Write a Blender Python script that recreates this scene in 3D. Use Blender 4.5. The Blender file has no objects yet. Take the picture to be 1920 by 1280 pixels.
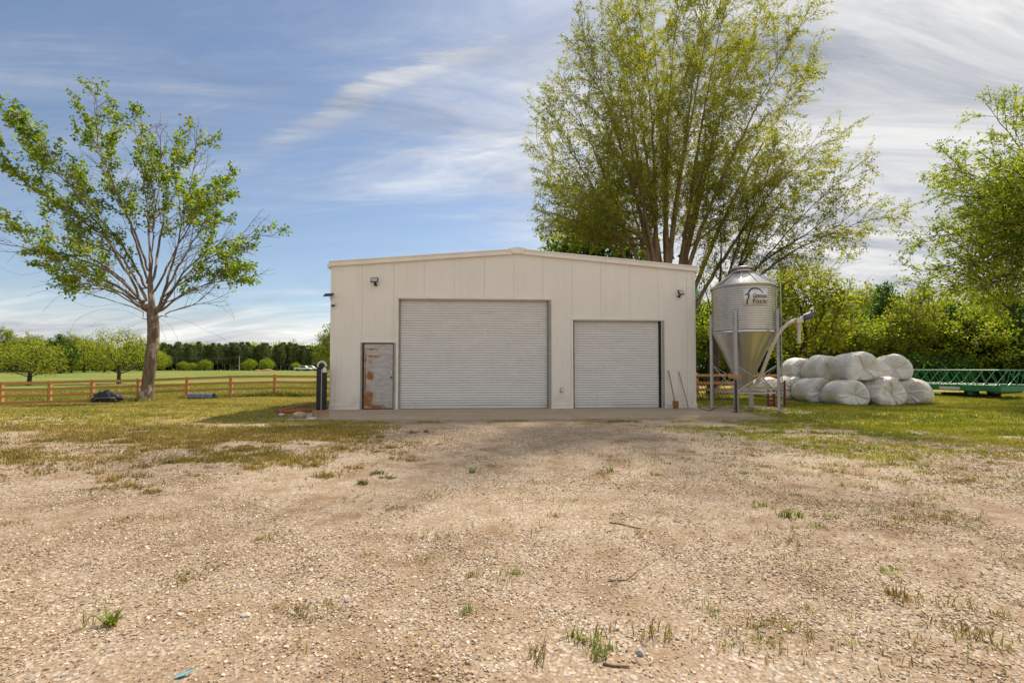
import bpy, bmesh, math, random
import numpy as np
from mathutils import Vector, Matrix

random.seed(7)
rng = np.random.default_rng(11)
R = math.radians
scene = bpy.context.scene
COL = scene.collection

# ---------------------------------------------------------------- camera
F = 853.0            # focal length in photo pixels (16 mm on 36 mm, 1920 px)
CH = 1.31            # camera height
TILT = R(1.61)
SHIFT = 28.0         # px
cam = bpy.data.cameras.new('camera')
cam.lens = 16.0; cam.sensor_width = 36.0; cam.shift_y = SHIFT / 1920.0
cam.clip_start = 0.05; cam.clip_end = 4000
camo = bpy.data.objects.new('camera', cam)
camo.location = (0, 0, CH); camo.rotation_euler = (R(90) + TILT, 0, 0)
COL.objects.link(camo); scene.camera = camo

# ---------------------------------------------------------------- light and sky
SUN_AZ, SUN_EL = 30.0, 50.0          # azimuth right of +Y, elevation
world = bpy.data.worlds.new('World'); scene.world = world; world.use_nodes = True
WN = world.node_tree; WN.nodes.clear()
def wn(t, **k):
    n = WN.nodes.new(t)
    for a, b in k.items(): setattr(n, a, b)
    return n
def wl(a, b): WN.links.new(a, b)
def wmath(op, a, b=None, c=None, clamp=False):
    n = wn('ShaderNodeMath', operation=op, use_clamp=clamp)
    for i, v in enumerate((a, b, c)):
        if v is None: continue
        if isinstance(v, (int, float)): n.inputs[i].default_value = v
        else: wl(v, n.inputs[i])
    return n.outputs[0]
def wss(v, lo, hi, o0=0.0, o1=1.0):
    n = wn('ShaderNodeMapRange', interpolation_type='SMOOTHSTEP')
    wl(v, n.inputs[0])
    for i, q in enumerate((lo, hi, o0, o1)): n.inputs[i + 1].default_value = q
    return n.outputs[0]
sky = wn('ShaderNodeTexSky', sky_type='NISHITA', sun_disc=False)
sky.sun_elevation = R(SUN_EL); sky.sun_rotation = R(SUN_AZ)
sky.air_density = 1.0; sky.dust_density = 0.6; sky.ozone_density = 1.6
SKY_STRENGTH = 0.064
tc = wn('ShaderNodeTexCoord')
sep = wn('ShaderNodeSeparateXYZ'); wl(tc.outputs['Generated'], sep.inputs[0])
dx, dy, dz = sep.outputs
zz = wmath('ADD', wmath('MAXIMUM', dz, 0.0), 0.22)
px_ = wmath('DIVIDE', dx, zz); py_ = wmath('DIVIDE', dy, zz)
comb = wn('ShaderNodeCombineXYZ'); wl(px_, comb.inputs[0]); wl(py_, comb.inputs[1])
def wnoise(rot, sc, scale, detail, rough, dist=0.0, off=(0, 0, 0)):
    m = wn('ShaderNodeMapping'); wl(comb.outputs[0], m.inputs[0])
    m.inputs['Rotation'].default_value = (0, 0, R(rot)); m.inputs['Scale'].default_value = sc
    m.inputs['Location'].default_value = off
    n = wn('ShaderNodeTexNoise'); wl(m.outputs[0], n.inputs['Vector'])
    n.inputs['Scale'].default_value = scale; n.inputs['Detail'].default_value = detail
    n.inputs['Roughness'].default_value = rough; n.inputs['Distortion'].default_value = dist
    return n.outputs[0]
big = wnoise(-52, (0.5, 1.3, 1), 0.85, 9, 0.60, 0.9, (3.1, 1.2, 0))       # large veils
fine = wnoise(-50, (0.42, 1.9, 1), 2.5, 10, 0.66, 0.8, (0.4, 7.2, 0))     # streaks
tone = wnoise(-14, (0.5, 1.7, 1), 1.6, 9, 0.64, 0.9, (5.5, 2.2, 0))       # light and dark bands
cov = wmath('ADD', wmath('MULTIPLY', big, 0.56), wmath('MULTIPLY', fine, 0.56))
az = wss(dx, -0.45, 0.60, -0.10, 0.30)            # more cloud towards the sun side
cov = wmath('ADD', cov, az)
low = wss(dz, 0.05, 0.15, 0.28, 0.0)              # bank of cloud along the horizon
cov = wmath('ADD', cov, low)
back = wss(dy, -0.3, 0.3, 0.14, 0.0)  # extra unseen cloud behind the camera, added to brighten the front wall
cov = wmath('ADD', cov, back)
cl = wss(cov, 0.42, 0.84, 0.06, 0.97)
# one wispy streak of cirrus crossing the blue
sx = wmath('ADD', py_, wmath('MULTIPLY', px_, 0.43))
sx = wmath('ADD', sx, wmath('MULTIPLY', wmath('SUBTRACT', fine, 0.5), 0.30))
sx = wmath('ADD', sx, wmath('MULTIPLY', wmath('SUBTRACT', tone, 0.5), 0.10))
st = wmath('ABSOLUTE', wmath('SUBTRACT', sx, 0.99))
st = wss(st, 0.0, 0.085, 0.85, 0.0)
st = wmath('MULTIPLY', st, wss(px_, -0.85, -0.55))
st = wmath('MULTIPLY', st, wss(px_, -0.05, 0.25, 1.0, 0.0))
cl = wmath('MAXIMUM', cl, wmath('MULTIPLY', st, wss(fine, 0.32, 0.6)), clamp=True)
cr = wn('ShaderNodeValToRGB'); wl(tone, cr.inputs[0])
cr.color_ramp.elements[0].position = 0.34; cr.color_ramp.elements[0].color = (0.195, 0.213, 0.25, 1)
cr.color_ramp.elements[1].position = 0.66; cr.color_ramp.elements[1].color = (0.57, 0.557, 0.53, 1)
mul = wn('ShaderNodeMix', data_type='RGBA', blend_type='MULTIPLY'); mul.inputs[0].default_value = 1.0
wl(sky.outputs[0], mul.inputs[6]); mul.inputs[7].default_value = (SKY_STRENGTH,) * 3 + (1,)
mx = wn('ShaderNodeMix', data_type='RGBA'); wl(cl, mx.inputs[0]); wl(mul.outputs[2], mx.inputs[6]); wl(cr.outputs[0], mx.inputs[7])
bgn = wn('ShaderNodeBackground'); wl(mx.outputs[2], bgn.inputs[0]); bgn.inputs[1].default_value = 1.0
wo = wn('ShaderNodeOutputWorld'); wl(bgn.outputs[0], wo.inputs[0])

sun = bpy.data.lights.new('sun', 'SUN'); sun.energy = 3.2; sun.angle = R(1.8); sun.color = (1.0, 0.90, 0.74)
suno = bpy.data.objects.new('sun', sun); COL.objects.link(suno)
sd = Vector((math.sin(R(SUN_AZ)) * math.cos(R(SUN_EL)), math.cos(R(SUN_AZ)) * math.cos(R(SUN_EL)), math.sin(R(SUN_EL))))
suno.rotation_euler = sd.to_track_quat('Z', 'Y').to_euler(); suno.location = sd * 60

vs = scene.view_settings
vs.view_transform = 'Standard'; vs.look = 'None'; vs.gamma = 1.0; vs.use_curve_mapping = False
vs.exposure = 0.94
scene.render.engine = 'CYCLES'
scene.cycles.use_denoising = True
scene.cycles.max_bounces = 8; scene.cycles.diffuse_bounces = 4; scene.cycles.transmission_bounces = 6
scene.cycles.sample_clamp_indirect = 6.0

# ---------------------------------------------------------------- helpers
def at(px, py, Y):
    """photo pixel -> point at depth Y"""
    u = (px - 960) / F; v = (640 - py + SHIFT) / F
    c, s = math.cos(TILT), math.sin(TILT)
    dyv = c - v * s; dzv = s + v * c
    return Vector((u * Y / dyv, Y, CH + dzv * Y / dyv))
def ss(a, b, x):
    t = np.clip((np.asarray(x, float) - a) / (b - a), 0, 1); return t * t * (3 - 2 * t)
_perm = rng.random((256, 256))
def vnoise(x, y, s=1.0, o=0):
    x = np.asarray(x, float) * s + 37.3 * o; y = np.asarray(y, float) * s + 11.7 * o
    xi = np.floor(x).astype(int); yi = np.floor(y).astype(int)
    fx = x - xi; fy = y - yi; fx = fx * fx * (3 - 2 * fx); fy = fy * fy * (3 - 2 * fy)
    g = lambda a, b: _perm[a & 255, b & 255]
    return (g(xi, yi) * (1 - fx) + g(xi + 1, yi) * fx) * (1 - fy) + (g(xi, yi + 1) * (1 - fx) + g(xi + 1, yi + 1) * fx) * fy
def fbm(x, y, s=1.0, n=4, o=0):
    t = 0; a = 0.5; tot = 0
    for i in range(n):
        t = t + a * vnoise(x, y, s, o + i); tot += a; a *= 0.5; s *= 2.03
    return t / tot
def gz(x, y):
    """terrain height"""
    x = np.asarray(x, float); y = np.asarray(y, float)
    z = -(0.18 + 0.33 * ss(-12, -26, x)) * ss(13, 24, y) * ss(0, -8, x)
    z = z - 0.08 * ss(13, 18, y) * ss(6, 10, x)
    z = z + 1.35 * ss(28, 170, y)
    fade = 1 - ss(60, 120, np.abs(y) + np.abs(x) * .3)
    flat = 1 - ss(9.5, 11.0, y) * (1 - ss(25, 27, y)) * ss(-7.2, -6.2, x) * (1 - ss(8.6, 9.6, x))
    z = z + (fbm(x, y, 0.5, 3, 5) - 0.5) * 0.10 * fade * flat + (fbm(x, y, 2.2, 2, 9) - 0.5) * 0.03 * fade * flat
    return z - 0.012 * (1 - flat)
def gpt(px, py, it=6):
    """ground point seen at a photo pixel"""
    Y = 12.0
    for _ in range(40):
        p = at(px, py, Y); g = float(gz(p.x, p.y))
        k = (CH - p.z) / Y
        Y = 0.5 * Y + 0.5 * (CH - g) / max(k, 1e-3)
    p = at(px, py, Y); p.z = float(gz(p.x, p.y)); return p

def mesh_np(name, V, faces, mats=None, smooth=True, attr=None):
    """V (n,3); faces: list of int arrays (m,k), one per polygon size"""
    me = bpy.data.meshes.new(name)
    V = np.ascontiguousarray(V, dtype=np.float32)
    me.vertices.add(len(V)); me.vertices.foreach_set('co', V.ravel())
    loops = np.concatenate([f.ravel() for f in faces]).astype(np.int32)
    tot = np.concatenate([np.full(len(f), f.shape[1], np.int32) for f in faces])
    st = np.concatenate([[0], np.cumsum(tot)[:-1]]).astype(np.int32)
    me.loops.add(len(loops)); me.loops.foreach_set('vertex_index', loops)
    me.polygons.add(len(tot)); me.polygons.foreach_set('loop_start', st)
    try: me.polygons.foreach_set('loop_total', tot)
    except Exception: pass
    me.polygons.foreach_set('use_smooth', np.full(len(tot), smooth))
    if attr:
        for k, a in attr.items():
            at_ = me.attributes.new(k, 'FLOAT', 'POINT'); at_.data.foreach_set('value', np.ascontiguousarray(a, dtype=np.float32))
    me.update(calc_edges=True); me.validate()
    if mats is not None:
        me.materials.append(mats)
    return me
def link(name, data, parent=None, loc=None, rot=None):
    o = bpy.data.objects.new(name, data); COL.objects.link(o)
    if parent is not None: o.parent = parent
    if loc is not None: o.location = loc
    if rot is not None: o.rotation_euler = rot
    return o
def tag(o, label=None, cat=None, group=None, kind=None):
    if label: o['label'] = label
    if cat: o['category'] = cat
    if group: o['group'] = group
    if kind: o['kind'] = kind
    return o
def empty(name, loc=(0, 0, 0), rz=0):
    o = bpy.data.objects.new(name, None); COL.objects.link(o); o.location = loc; o.rotation_euler = (0, 0, rz)
    o.empty_display_size = 0.2; return o

class MB:
    """collects shapes for one mesh"""
    def __init__(self): self.v = []; self.f = []
    def add(self, vs_, fs):
        b = len(self.v); self.v += [tuple(v) for v in vs_]; self.f += [tuple(i + b for i in f) for f in fs]; return self
    def box(self, x0, x1, y0, y1, z0, z1):
        return self.add([(x0, y0, z0), (x1, y0, z0), (x1, y1, z0), (x0, y1, z0), (x0, y0, z1), (x1, y0, z1), (x1, y1, z1), (x0, y1, z1)],
                        [(0, 3, 2, 1), (4, 5, 6, 7), (0, 1, 5, 4), (1, 2, 6, 5), (2, 3, 7, 6), (3, 0, 4, 7)])
    def prism(self, poly, y0, y1):
        """poly in (x,z), extruded along y"""
        n = len(poly)
        vs_ = [(x, y0, z) for x, z in poly] + [(x, y1, z) for x, z in poly]
        fs = [tuple(range(n)), tuple(range(2 * n - 1, n - 1, -1))]
        fs += [((i + 1) % n, i, i + n, (i + 1) % n + n) for i in range(n)]
        return self.add(vs_, fs)
    def bar(self, a, b, w, h=None, up=(0, 0, 1)):
        """square-section bar from a to b"""
        h = h or w; a = Vector(a); b = Vector(b); d = (b - a).normalized()
        up = Vector(up)
        if abs(d.dot(up)) > 0.98: up = Vector((0, 1, 0))
        s = d.cross(up).normalized(); t = s.cross(d)
        vs_ = []
        for p in (a, b):
            for i, j in ((-1, -1), (1, -1), (1, 1), (-1, 1)): vs_.append(p + s * i * w / 2 + t * j * h / 2)
        return self.add(vs_, [(0, 1, 2, 3), (7, 6, 5, 4), (0, 4, 5, 1), (1, 5, 6, 2), (2, 6, 7, 3), (3, 7, 4, 0)])
    def tube(self, pts, r, n=10, cap=True):
        pts = [Vector(p) for p in pts]
        rs = r if isinstance(r, (list, tuple)) else [r] * len(pts)
        rings = []; prev = None
        for i, p in enumerate(pts):
            d = (pts[min(i + 1, len(pts) - 1)] - pts[max(i - 1, 0)]).normalized()
            if prev is None:
                s = d.cross(Vector((0, 0, 1)) if abs(d.z) < 0.9 else Vector((0, 1, 0))).normalized()
            else:
                s = (prev - d * prev.dot(d)).normalized()
            prev = s; t = d.cross(s)
            rings.append([p + (s * math.cos(k * 2 * math.pi / n) + t * math.sin(k * 2 * math.pi / n)) * rs[i] for k in range(n)])
        vs_ = [v for rg in rings for v in rg]; fs = []
        for i in range(len(pts) - 1):
            for k in range(n):
                fs.append((i * n + k, i * n + (k + 1) % n, (i + 1) * n + (k + 1) % n, (i + 1) * n + k))
        if cap:
            fs.append(tuple(range(n - 1, -1, -1))); fs.append(tuple((len(pts) - 1) * n + k for k in range(n)))
        return self.add(vs_, fs)
    def lathe(self, prof, n=48, c=(0, 0)):
        m = len(prof); vs_ = []
        for r, z in prof:
            for k in range(n):
                a = 2 * math.pi * k / n; vs_.append((c[0] + r * math.cos(a), c[1] + r * math.sin(a), z))
        fs = [(i * n + k, i * n + (k + 1) % n, (i + 1) * n + (k + 1) % n, (i + 1) * n + k) for i in range(m - 1) for k in range(n)]
        return self.add(vs_, fs)
    def mesh(self, name, mat, bevel=0.0, smooth=False, segs=1):
        me = bpy.data.meshes.new(name); me.from_pydata(self.v, [], self.f); me.update()
        bm = bmesh.new(); bm.from_mesh(me)
        bmesh.ops.recalc_face_normals(bm, faces=bm.faces)
        if bevel > 0:
            es = [e for e in bm.edges if e.is_manifold and e.calc_face_angle(0) > 0.5]
            bmesh.ops.bevel(bm, geom=es, offset=bevel, segments=segs, profile=0.5, affect='EDGES', clamp_overlap=True)
        bm.to_mesh(me); bm.free()
        if smooth: me.polygons.foreach_set('use_smooth', [True] * len(me.polygons))
        me.materials.append(mat); return me
    def build(self, name, mat, parent=None, bevel=0.0, smooth=False, loc=None, rot=None, segs=1):
        return link(name, self.mesh(name, mat, bevel, smooth, segs), parent, loc, rot)
def smooth_by_angle(o, ang=40):
    me = o.data
    bm = bmesh.new(); bm.from_mesh(me)
    for f in bm.faces: f.smooth = True
    for e in bm.edges:
        if len(e.link_faces) == 2 and e.calc_face_angle(0) > R(ang): e.smooth = False
    bm.to_mesh(me); bm.free()

# ---------------------------------------------------------------- materials
class Mat:
    def __init__(self, name, rough=0.6, metal=0.0, spec=0.5):
        self.m = bpy.data.materials.new(name); self.m.use_nodes = True
        self.t = self.m.node_tree; self.n = self.t.nodes; self.b = self.n['Principled BSDF']
        self.b.inputs['Roughness'].default_value = rough; self.b.inputs['Metallic'].default_value = metal
        self.b.inputs['Specular IOR Level'].default_value = spec
    def node(self, t, **k):
        n = self.n.new(t)
        for a, b in k.items(): setattr(n, a, b)
        return n
    def lk(self, a, b): self.t.links.new(a, b)
    def coord(self, kind='Object', scale=(1, 1, 1), rot=(0, 0, 0), loc=(0, 0, 0)):
        c = self.node('ShaderNodeTexCoord'); m = self.node('ShaderNodeMapping'); self.lk(c.outputs[kind], m.inputs[0])
        m.inputs['Scale'].default_value = scale; m.inputs['Rotation'].default_value = rot; m.inputs['Location'].default_value = loc
        return m.outputs[0]
    def world(self, scale=(1, 1, 1), loc=(0, 0, 0)):
        g = self.node('ShaderNodeNewGeometry'); m = self.node('ShaderNodeMapping'); self.lk(g.outputs['Position'], m.inputs[0])
        m.inputs['Scale'].default_value = scale; m.inputs['Location'].default_value = loc; return m.outputs[0]
    def noise(self, vec, scale, detail=5, rough=0.55, dist=0.0):
        n = self.node('ShaderNodeTexNoise'); self.lk(vec, n.inputs['Vector'])
        n.inputs['Scale'].default_value = scale; n.inputs['Detail'].default_value = detail
        n.inputs['Roughness'].default_value = rough; n.inputs['Distortion'].default_value = dist
        return n.outputs[0]
    def voro(self, vec, scale, feature='F1', out=0):
        n = self.node('ShaderNodeTexVoronoi', feature=feature); self.lk(vec, n.inputs['Vector']); n.inputs['Scale'].default_value = scale
        return n.outputs[out]
    def ramp(self, fac, stops):
        r = self.node('ShaderNodeValToRGB'); self.lk(fac, r.inputs[0])
        el = r.color_ramp.elements
        while len(el) < len(stops): el.new(0.5)
        for e, (p, c) in zip(el, stops):
            e.position = p; e.color = (*c, 1) if len(c) == 3 else c
        return r.outputs[0]
    def ss(self, v, lo, hi, o0=0.0, o1=1.0):
        n = self.node('ShaderNodeMapRange', interpolation_type='SMOOTHSTEP'); self.lk(v, n.inputs[0])
        for i, q in enumerate((lo, hi, o0, o1)): n.inputs[i + 1].default_value = q
        return n.outputs[0]
    def math(self, op, a, b=None, clamp=False):
        n = self.node('ShaderNodeMath', operation=op, use_clamp=clamp)
        for i, v in enumerate((a, b)):
            if v is None: continue
            if isinstance(v, (int, float)): n.inputs[i].default_value = v
            else: self.lk(v, n.inputs[i])
        return n.outputs[0]
    def mix(self, fac, a, b, mode='MIX'):
        n = self.node('ShaderNodeMix', data_type='RGBA', blend_type=mode)
        for i, v in ((0, fac), (6, a), (7, b)):
            if isinstance(v, (int, float)): n.inputs[i].default_value = v
            elif isinstance(v, tuple): n.inputs[i].default_value = (*v, 1) if len(v) == 3 else v
            else: self.lk(v, n.inputs[i])
        return n.outputs[2]
    def attr(self, name):
        n = self.node('ShaderNodeAttribute'); n.attribute_name = name; return n.outputs['Fac']
    def zpos(self):
        g = self.node('ShaderNodeNewGeometry'); s = self.node('ShaderNodeSeparateXYZ'); self.lk(g.outputs['Position'], s.inputs[0]); return s.outputs[2]
    def color(self, c):
        if isinstance(c, tuple): self.b.inputs['Base Color'].default_value = (*c, 1)
        else: self.lk(c, self.b.inputs['Base Color'])
        return self
    def rough(self, r): self.lk(r, self.b.inputs['Roughness']); return self
    def bump(self, h, strength=0.3, dist=0.01):
        n = self.node('ShaderNodeBump'); n.inputs['Strength'].default_value = strength; n.inputs['Distance'].default_value = dist
        self.lk(h, n.inputs['Height']); self.lk(n.outputs[0], self.b.inputs['Normal']); return self

def plain(name, col, rough=0.6, metal=0.0, var=0.15, scale=3.0, spec=0.4):
    m = Mat(name, rough, metal, spec)
    n = m.noise(m.coord(), scale, 6, 0.6)
    lo = tuple(max(0, c * (1 - var)) for c in col); hi = tuple(min(1, c * (1 + var)) for c in col)
    m.color(m.ramp(n, [(0.35, lo), (0.65, hi)]))
    m.bump(m.noise(m.coord(), scale * 12, 3), 0.08, 0.004)
    return m.m

def painted_wall():
    m = Mat('painted_panel', 0.5, 0, 0.3)
    v = m.coord()
    n = m.noise(v, 0.7, 5, 0.6)
    c = m.ramp(n, [(0.3, (0.81, 0.755, 0.665)), (0.7, (0.86, 0.81, 0.72))])
    # rain splash and dust near the slab, faint vertical streaks
    streak = m.noise(m.coord(scale=(6, 6, 0.25)), 1.6, 6, 0.65)
    c = m.mix(m.ss(streak, 0.50, 0.80, 0.0, 0.30), c, (0.52, 0.45, 0.35))
    z = m.zpos()
    d = m.math('MULTIPLY', m.ss(z, 0.05, 0.7, 1.0, 0.0), m.ss(m.noise(v, 2.2, 6, 0.7), 0.35, 0.7))
    c = m.mix(m.math('MULTIPLY', d, 0.6), c, (0.45, 0.34, 0.23))
    m.color(c); m.bump(m.noise(v, 90, 3), 0.05, 0.003)
    return m.m
def trim_mat(): return plain('painted_trim', (0.82, 0.765, 0.675), 0.45, 0, 0.05, 1.5, 0.35)
def curtain_mat():
    m = Mat('door_curtain_paint', 0.42, 0, 0.4)
    n = m.noise(m.coord(scale=(0.6, 1, 2.5)), 2.0, 6, 0.65)
    c = m.ramp(n, [(0.3, (0.70, 0.68, 0.65)), (0.7, (0.78, 0.76, 0.73))])
    s = m.noise(m.coord(scale=(7, 1, 0.35)), 1.5, 5, 0.7)
    c = m.mix(m.ss(s, 0.55, 0.8, 0, 0.25), c, (0.45, 0.40, 0.34))
    z = m.zpos()
    d = m.math('MULTIPLY', m.ss(z, 0.0, 0.45, 1.0, 0.0), m.ss(n, 0.35, 0.65))
    c = m.mix(m.math('MULTIPLY', d, 0.4), c, (0.40, 0.33, 0.25))
    m.color(c); return m.m
def rusty_door_mat():
    m = Mat('weathered_steel', 0.55, 0.25, 0.4)
    v = m.coord()
    base = m.ramp(m.noise(m.coord(scale=(1.5, 1, 5)), 2.0, 7, 0.7), [(0.3, (0.30, 0.27, 0.25)), (0.5, (0.48, 0.45, 0.42)), (0.7, (0.56, 0.54, 0.53))])
    sp = m.node('ShaderNodeSeparateXYZ'); m.lk(v, sp.inputs[0])
    nz = m.math('MULTIPLY', m.math('SUBTRACT', m.noise(v, 5.5, 7, 0.68, 0.3), 0.5), 0.55)
    r1 = None
    for cx, cz, ax, az_, rr in ((0.17, 1.06, 1.0, 0.8, 0.12), (0.13, 0.28, 1.0, 0.75, 0.20), (0.28, 1.70, 0.55, 2.2, 0.10), (0.26, 1.93, 0.5, 3.0, 0.08), (0.45, 0.05, 0.35, 2.0, 0.10), (0.04, 1.0, 4.0, 0.13, 0.10), (0.22, 1.52, 0.9, 2.0, 0.05)):
        ddx = m.math('MULTIPLY', m.math('SUBTRACT', sp.outputs[0], cx), ax); ddz = m.math('MULTIPLY', m.math('SUBTRACT', sp.outputs[2], cz), az_)
        d = m.math('SQRT', m.math('ADD', m.math('MULTIPLY', ddx, ddx), m.math('MULTIPLY', ddz, ddz)))
        k = m.math('ADD', m.ss(m.math('ADD', d, m.math('MULTIPLY', nz, -0.6)), rr * 0.2, rr * 1.9, 0.75, 0.40), 0.0)
        r1 = k if r1 is None else m.math('MAXIMUM', r1, k)
    r1 = m.math('ADD', r1, m.math('MULTIPLY', nz, 0.35))
    rust = m.ramp(m.noise(v, 14, 5, 0.6), [(0.3, (0.17, 0.06, 0.015)), (0.7, (0.50, 0.21, 0.055))])
    c = m.mix(m.ss(r1, 0.54, 0.70, 0, 0.9), m.mix(m.ss(r1, 0.38, 0.60, 0, 0.5), base, (0.46, 0.29, 0.16)), rust)
    blu = m.noise(m.coord(loc=(4, 2, 7)), 3.2, 5, 0.6)
    c = m.mix(m.ss(blu, 0.56, 0.66, 0, 0.4), c, (0.40, 0.42, 0.46))
    m.color(c); m.rough(m.ss(r1, 0.5, 0.7, 0.45, 0.85)); m.bump(r1, 0.2, 0.01); return m.m
def galv(name, lo, hi, rough, dirt=0.25):
    m = Mat(name, rough, 0.95, 0.5)
    v = m.coord()
    n = m.noise(v, 1.6, 4, 0.5)
    c = m.ramp(n, [(0.3, lo), (0.7, hi)])
    s = m.noise(m.coord(scale=(3, 3, 0.25)), 1.2, 4, 0.5)
    c = m.mix(m.ss(s, 0.5, 0.8, 0, dirt), c, (0.42, 0.37, 0.30))
    m.color(c); m.rough(m.ss(n, 0.25, 0.75, rough - 0.02, rough + 0.03)); return m.m
def wood(name, lo, hi, rough=0.75, axis='x'):
    m = Mat(name, rough, 0, 0.25)
    sc = (0.8, 9, 14) if axis == 'x' else (11, 11, 0.9)
    n = m.noise(m.coord(scale=sc), 2.2, 6, 0.65, 0.5)
    n2 = m.noise(m.world(), 0.9, 3, 0.6)
    c = m.ramp(n, [(0.28, lo), (0.72, hi)])
    c = m.mix(m.ss(n2, 0.35, 0.75, 0, 0.35), c, tuple(x * 0.75 for x in hi))
    m.color(c); m.bump(n, 0.25, 0.01); return m.m
def concrete_mat():
    m = Mat('concrete', 0.85, 0, 0.25)
    v = m.world()
    n = m.noise(v, 0.9, 8, 0.65)
    c = m.ramp(n, [(0.3, (0.33, 0.245, 0.165)), (0.5, (0.41, 0.315, 0.22)), (0.72, (0.49, 0.395, 0.29))])
    st = m.noise(m.world(loc=(9, 4, 0)), 2.1, 6, 0.7, 0.4)
    c = m.mix(m.ss(st, 0.58, 0.72, 0, 0.55), c, (0.16, 0.12, 0.085))
    c = m.mix(0.5, c, m.ramp(m.noise(v, 60, 3), [(0.3, (0.34, 0.255, 0.175)), (0.7, (0.46, 0.365, 0.265))]))
    m.color(c); m.bump(m.noise(v, 45, 4), 0.3, 0.01); return m.m
def bark(name, lo, hi, pale=None):
    m = Mat(name, 0.9, 0, 0.2)
    n = m.noise(m.coord(scale=(6, 6, 1.2)), 1.6, 7, 0.7, 0.4)
    c = m.ramp(n, [(0.3, lo), (0.68, hi)])
    if pale:
        p = m.noise(m.coord(loc=(3, 3, 3), scale=(1, 1, 0.5)), 1.7, 5, 0.65)
        c = m.mix(m.ss(p, 0.52, 0.62, 0, 0.85), c, pale)
    m.color(c); m.bump(n, 0.6, 0.04); return m.m
def leaf(name, c0, c1, c2, trans=0.6, rough=0.5):
    m = Mat(name, rough, 0, 0.3)
    a = m.attr('tint')
    col = m.ramp(a, [(0.0, c0), (0.5, c1), (1.0, c2)])
    m.color(col)
    tr = m.node('ShaderNodeBsdfTranslucent')
    tcol = m.mix(1.0, col, (1.25, 1.35, 0.6), 'MULTIPLY'); m.lk(tcol, tr.inputs[0])
    mixs = m.node('ShaderNodeMixShader'); mixs.inputs[0].default_value = trans
    m.lk(m.b.outputs[0], mixs.inputs[1]); m.lk(tr.outputs[0], mixs.inputs[2])
    out = [n for n in m.n if n.type == 'OUTPUT_MATERIAL'][0]
    m.lk(mixs.outputs[0], out.inputs[0]); return m.m

M = {}
M['panel'] = painted_wall(); M['trim'] = trim_mat(); M['curtain'] = curtain_mat(); M['rust'] = rusty_door_mat()
M['jamb'] = plain('grey_jamb', (0.33, 0.32, 0.28), 0.55, 0.0, 0.12, 4)
M['dark'] = plain('dark_gap', (0.03, 0.026, 0.022), 0.8)  # near-black colour standing in for shade in the door gaps
M['roof'] = galv('roof_sheet', (0.55, 0.55, 0.54), (0.68, 0.67, 0.65), 0.45)
M['galv'] = galv('galvanised_sheet', (0.60, 0.59, 0.57), (0.68, 0.67, 0.65), 0.30, 0.08)
M['hopper'] = galv('galvanised_hopper', (0.56, 0.555, 0.545), (0.63, 0.62, 0.61), 0.30, 0.06)
M['leg'] = galv('galvanised_leg', (0.40, 0.40, 0.38), (0.56, 0.55, 0.53), 0.45)
M['concrete'] = concrete_mat()
M['fence'] = wood('treated_pine', (0.36, 0.175, 0.055), (0.64, 0.36, 0.13))
M['fencepost'] = wood('treated_pine_post', (0.35, 0.165, 0.055), (0.65, 0.35, 0.125), axis='z')
M['oldwood'] = wood('grey_brown_handle', (0.22, 0.15, 0.09), (0.38, 0.28, 0.18), axis='z')
M['black'] = plain('black_plastic', (0.018, 0.017, 0.018), 0.42, 0, 0.3, 5)
M['steel'] = plain('dull_steel', (0.35, 0.34, 0.33), 0.45, 0.7, 0.2, 9)
M['white'] = plain('white_plastic', (0.72, 0.71, 0.68), 0.4, 0, 0.06, 4)
M['pvc'] = plain('aged_pvc', (0.58, 0.50, 0.39), 0.45, 0, 0.12, 5)
M['motor'] = plain('motor_grey_blue', (0.10, 0.11, 0.17), 0.4, 0.2, 0.2, 6)
M['rustmetal'] = plain('rust_metal', (0.26, 0.10, 0.04), 0.85, 0, 0.4, 14)
M['red'] = plain('faded_red_paint', (0.17, 0.022, 0.018), 0.55, 0, 0.25, 6)
M['green'] = plain('feeder_green', (0.015, 0.21, 0.075), 0.38, 0, 0.22, 4, 0.5)
M['glass'] = plain('lamp_glass', (0.55, 0.53, 0.48), 0.15, 0, 0.1, 5, 0.6)
M['tyre'] = plain('rubber', (0.022, 0.021, 0.02), 0.8)
M['ink'] = plain('print_black', (0.02, 0.02, 0.03), 0.5)
M['bluegrey'] = plain('blue_grey_roll', (0.16, 0.19, 0.26), 0.5, 0.2, 0.35, 8)
M['stick'] = wood('dry_stick', (0.12, 0.08, 0.05), (0.26, 0.18, 0.11))
M['blue'] = plain('blue_plastic', (0.18, 0.42, 0.55), 0.4)
M['bark1'] = bark('bark_pale_patched', (0.075, 0.052, 0.036), (0.25, 0.185, 0.135), (0.50, 0.44, 0.36))
M['bark2'] = bark('bark_brown', (0.13, 0.085, 0.05), (0.34, 0.24, 0.155))
M['bark3'] = bark('bark_dark', (0.035, 0.026, 0.02), (0.10, 0.075, 0.055))
M['leafA'] = leaf('leaf_fresh_green', (0.07, 0.14, 0.014), (0.19, 0.26, 0.024), (0.37, 0.38, 0.045))
M['leafB'] = leaf('leaf_olive', (0.15, 0.175, 0.016), (0.31, 0.31, 0.028), (0.46, 0.41, 0.05))
M['leafC'] = leaf('leaf_spring_green', (0.12, 0.18, 0.016), (0.26, 0.31, 0.026), (0.42, 0.42, 0.045))
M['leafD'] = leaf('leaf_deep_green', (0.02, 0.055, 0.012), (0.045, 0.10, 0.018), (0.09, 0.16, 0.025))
M['leafE'] = leaf('leaf_wood_mixed', (0.12, 0.155, 0.014), (0.25, 0.275, 0.022), (0.40, 0.37, 0.04))
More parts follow.
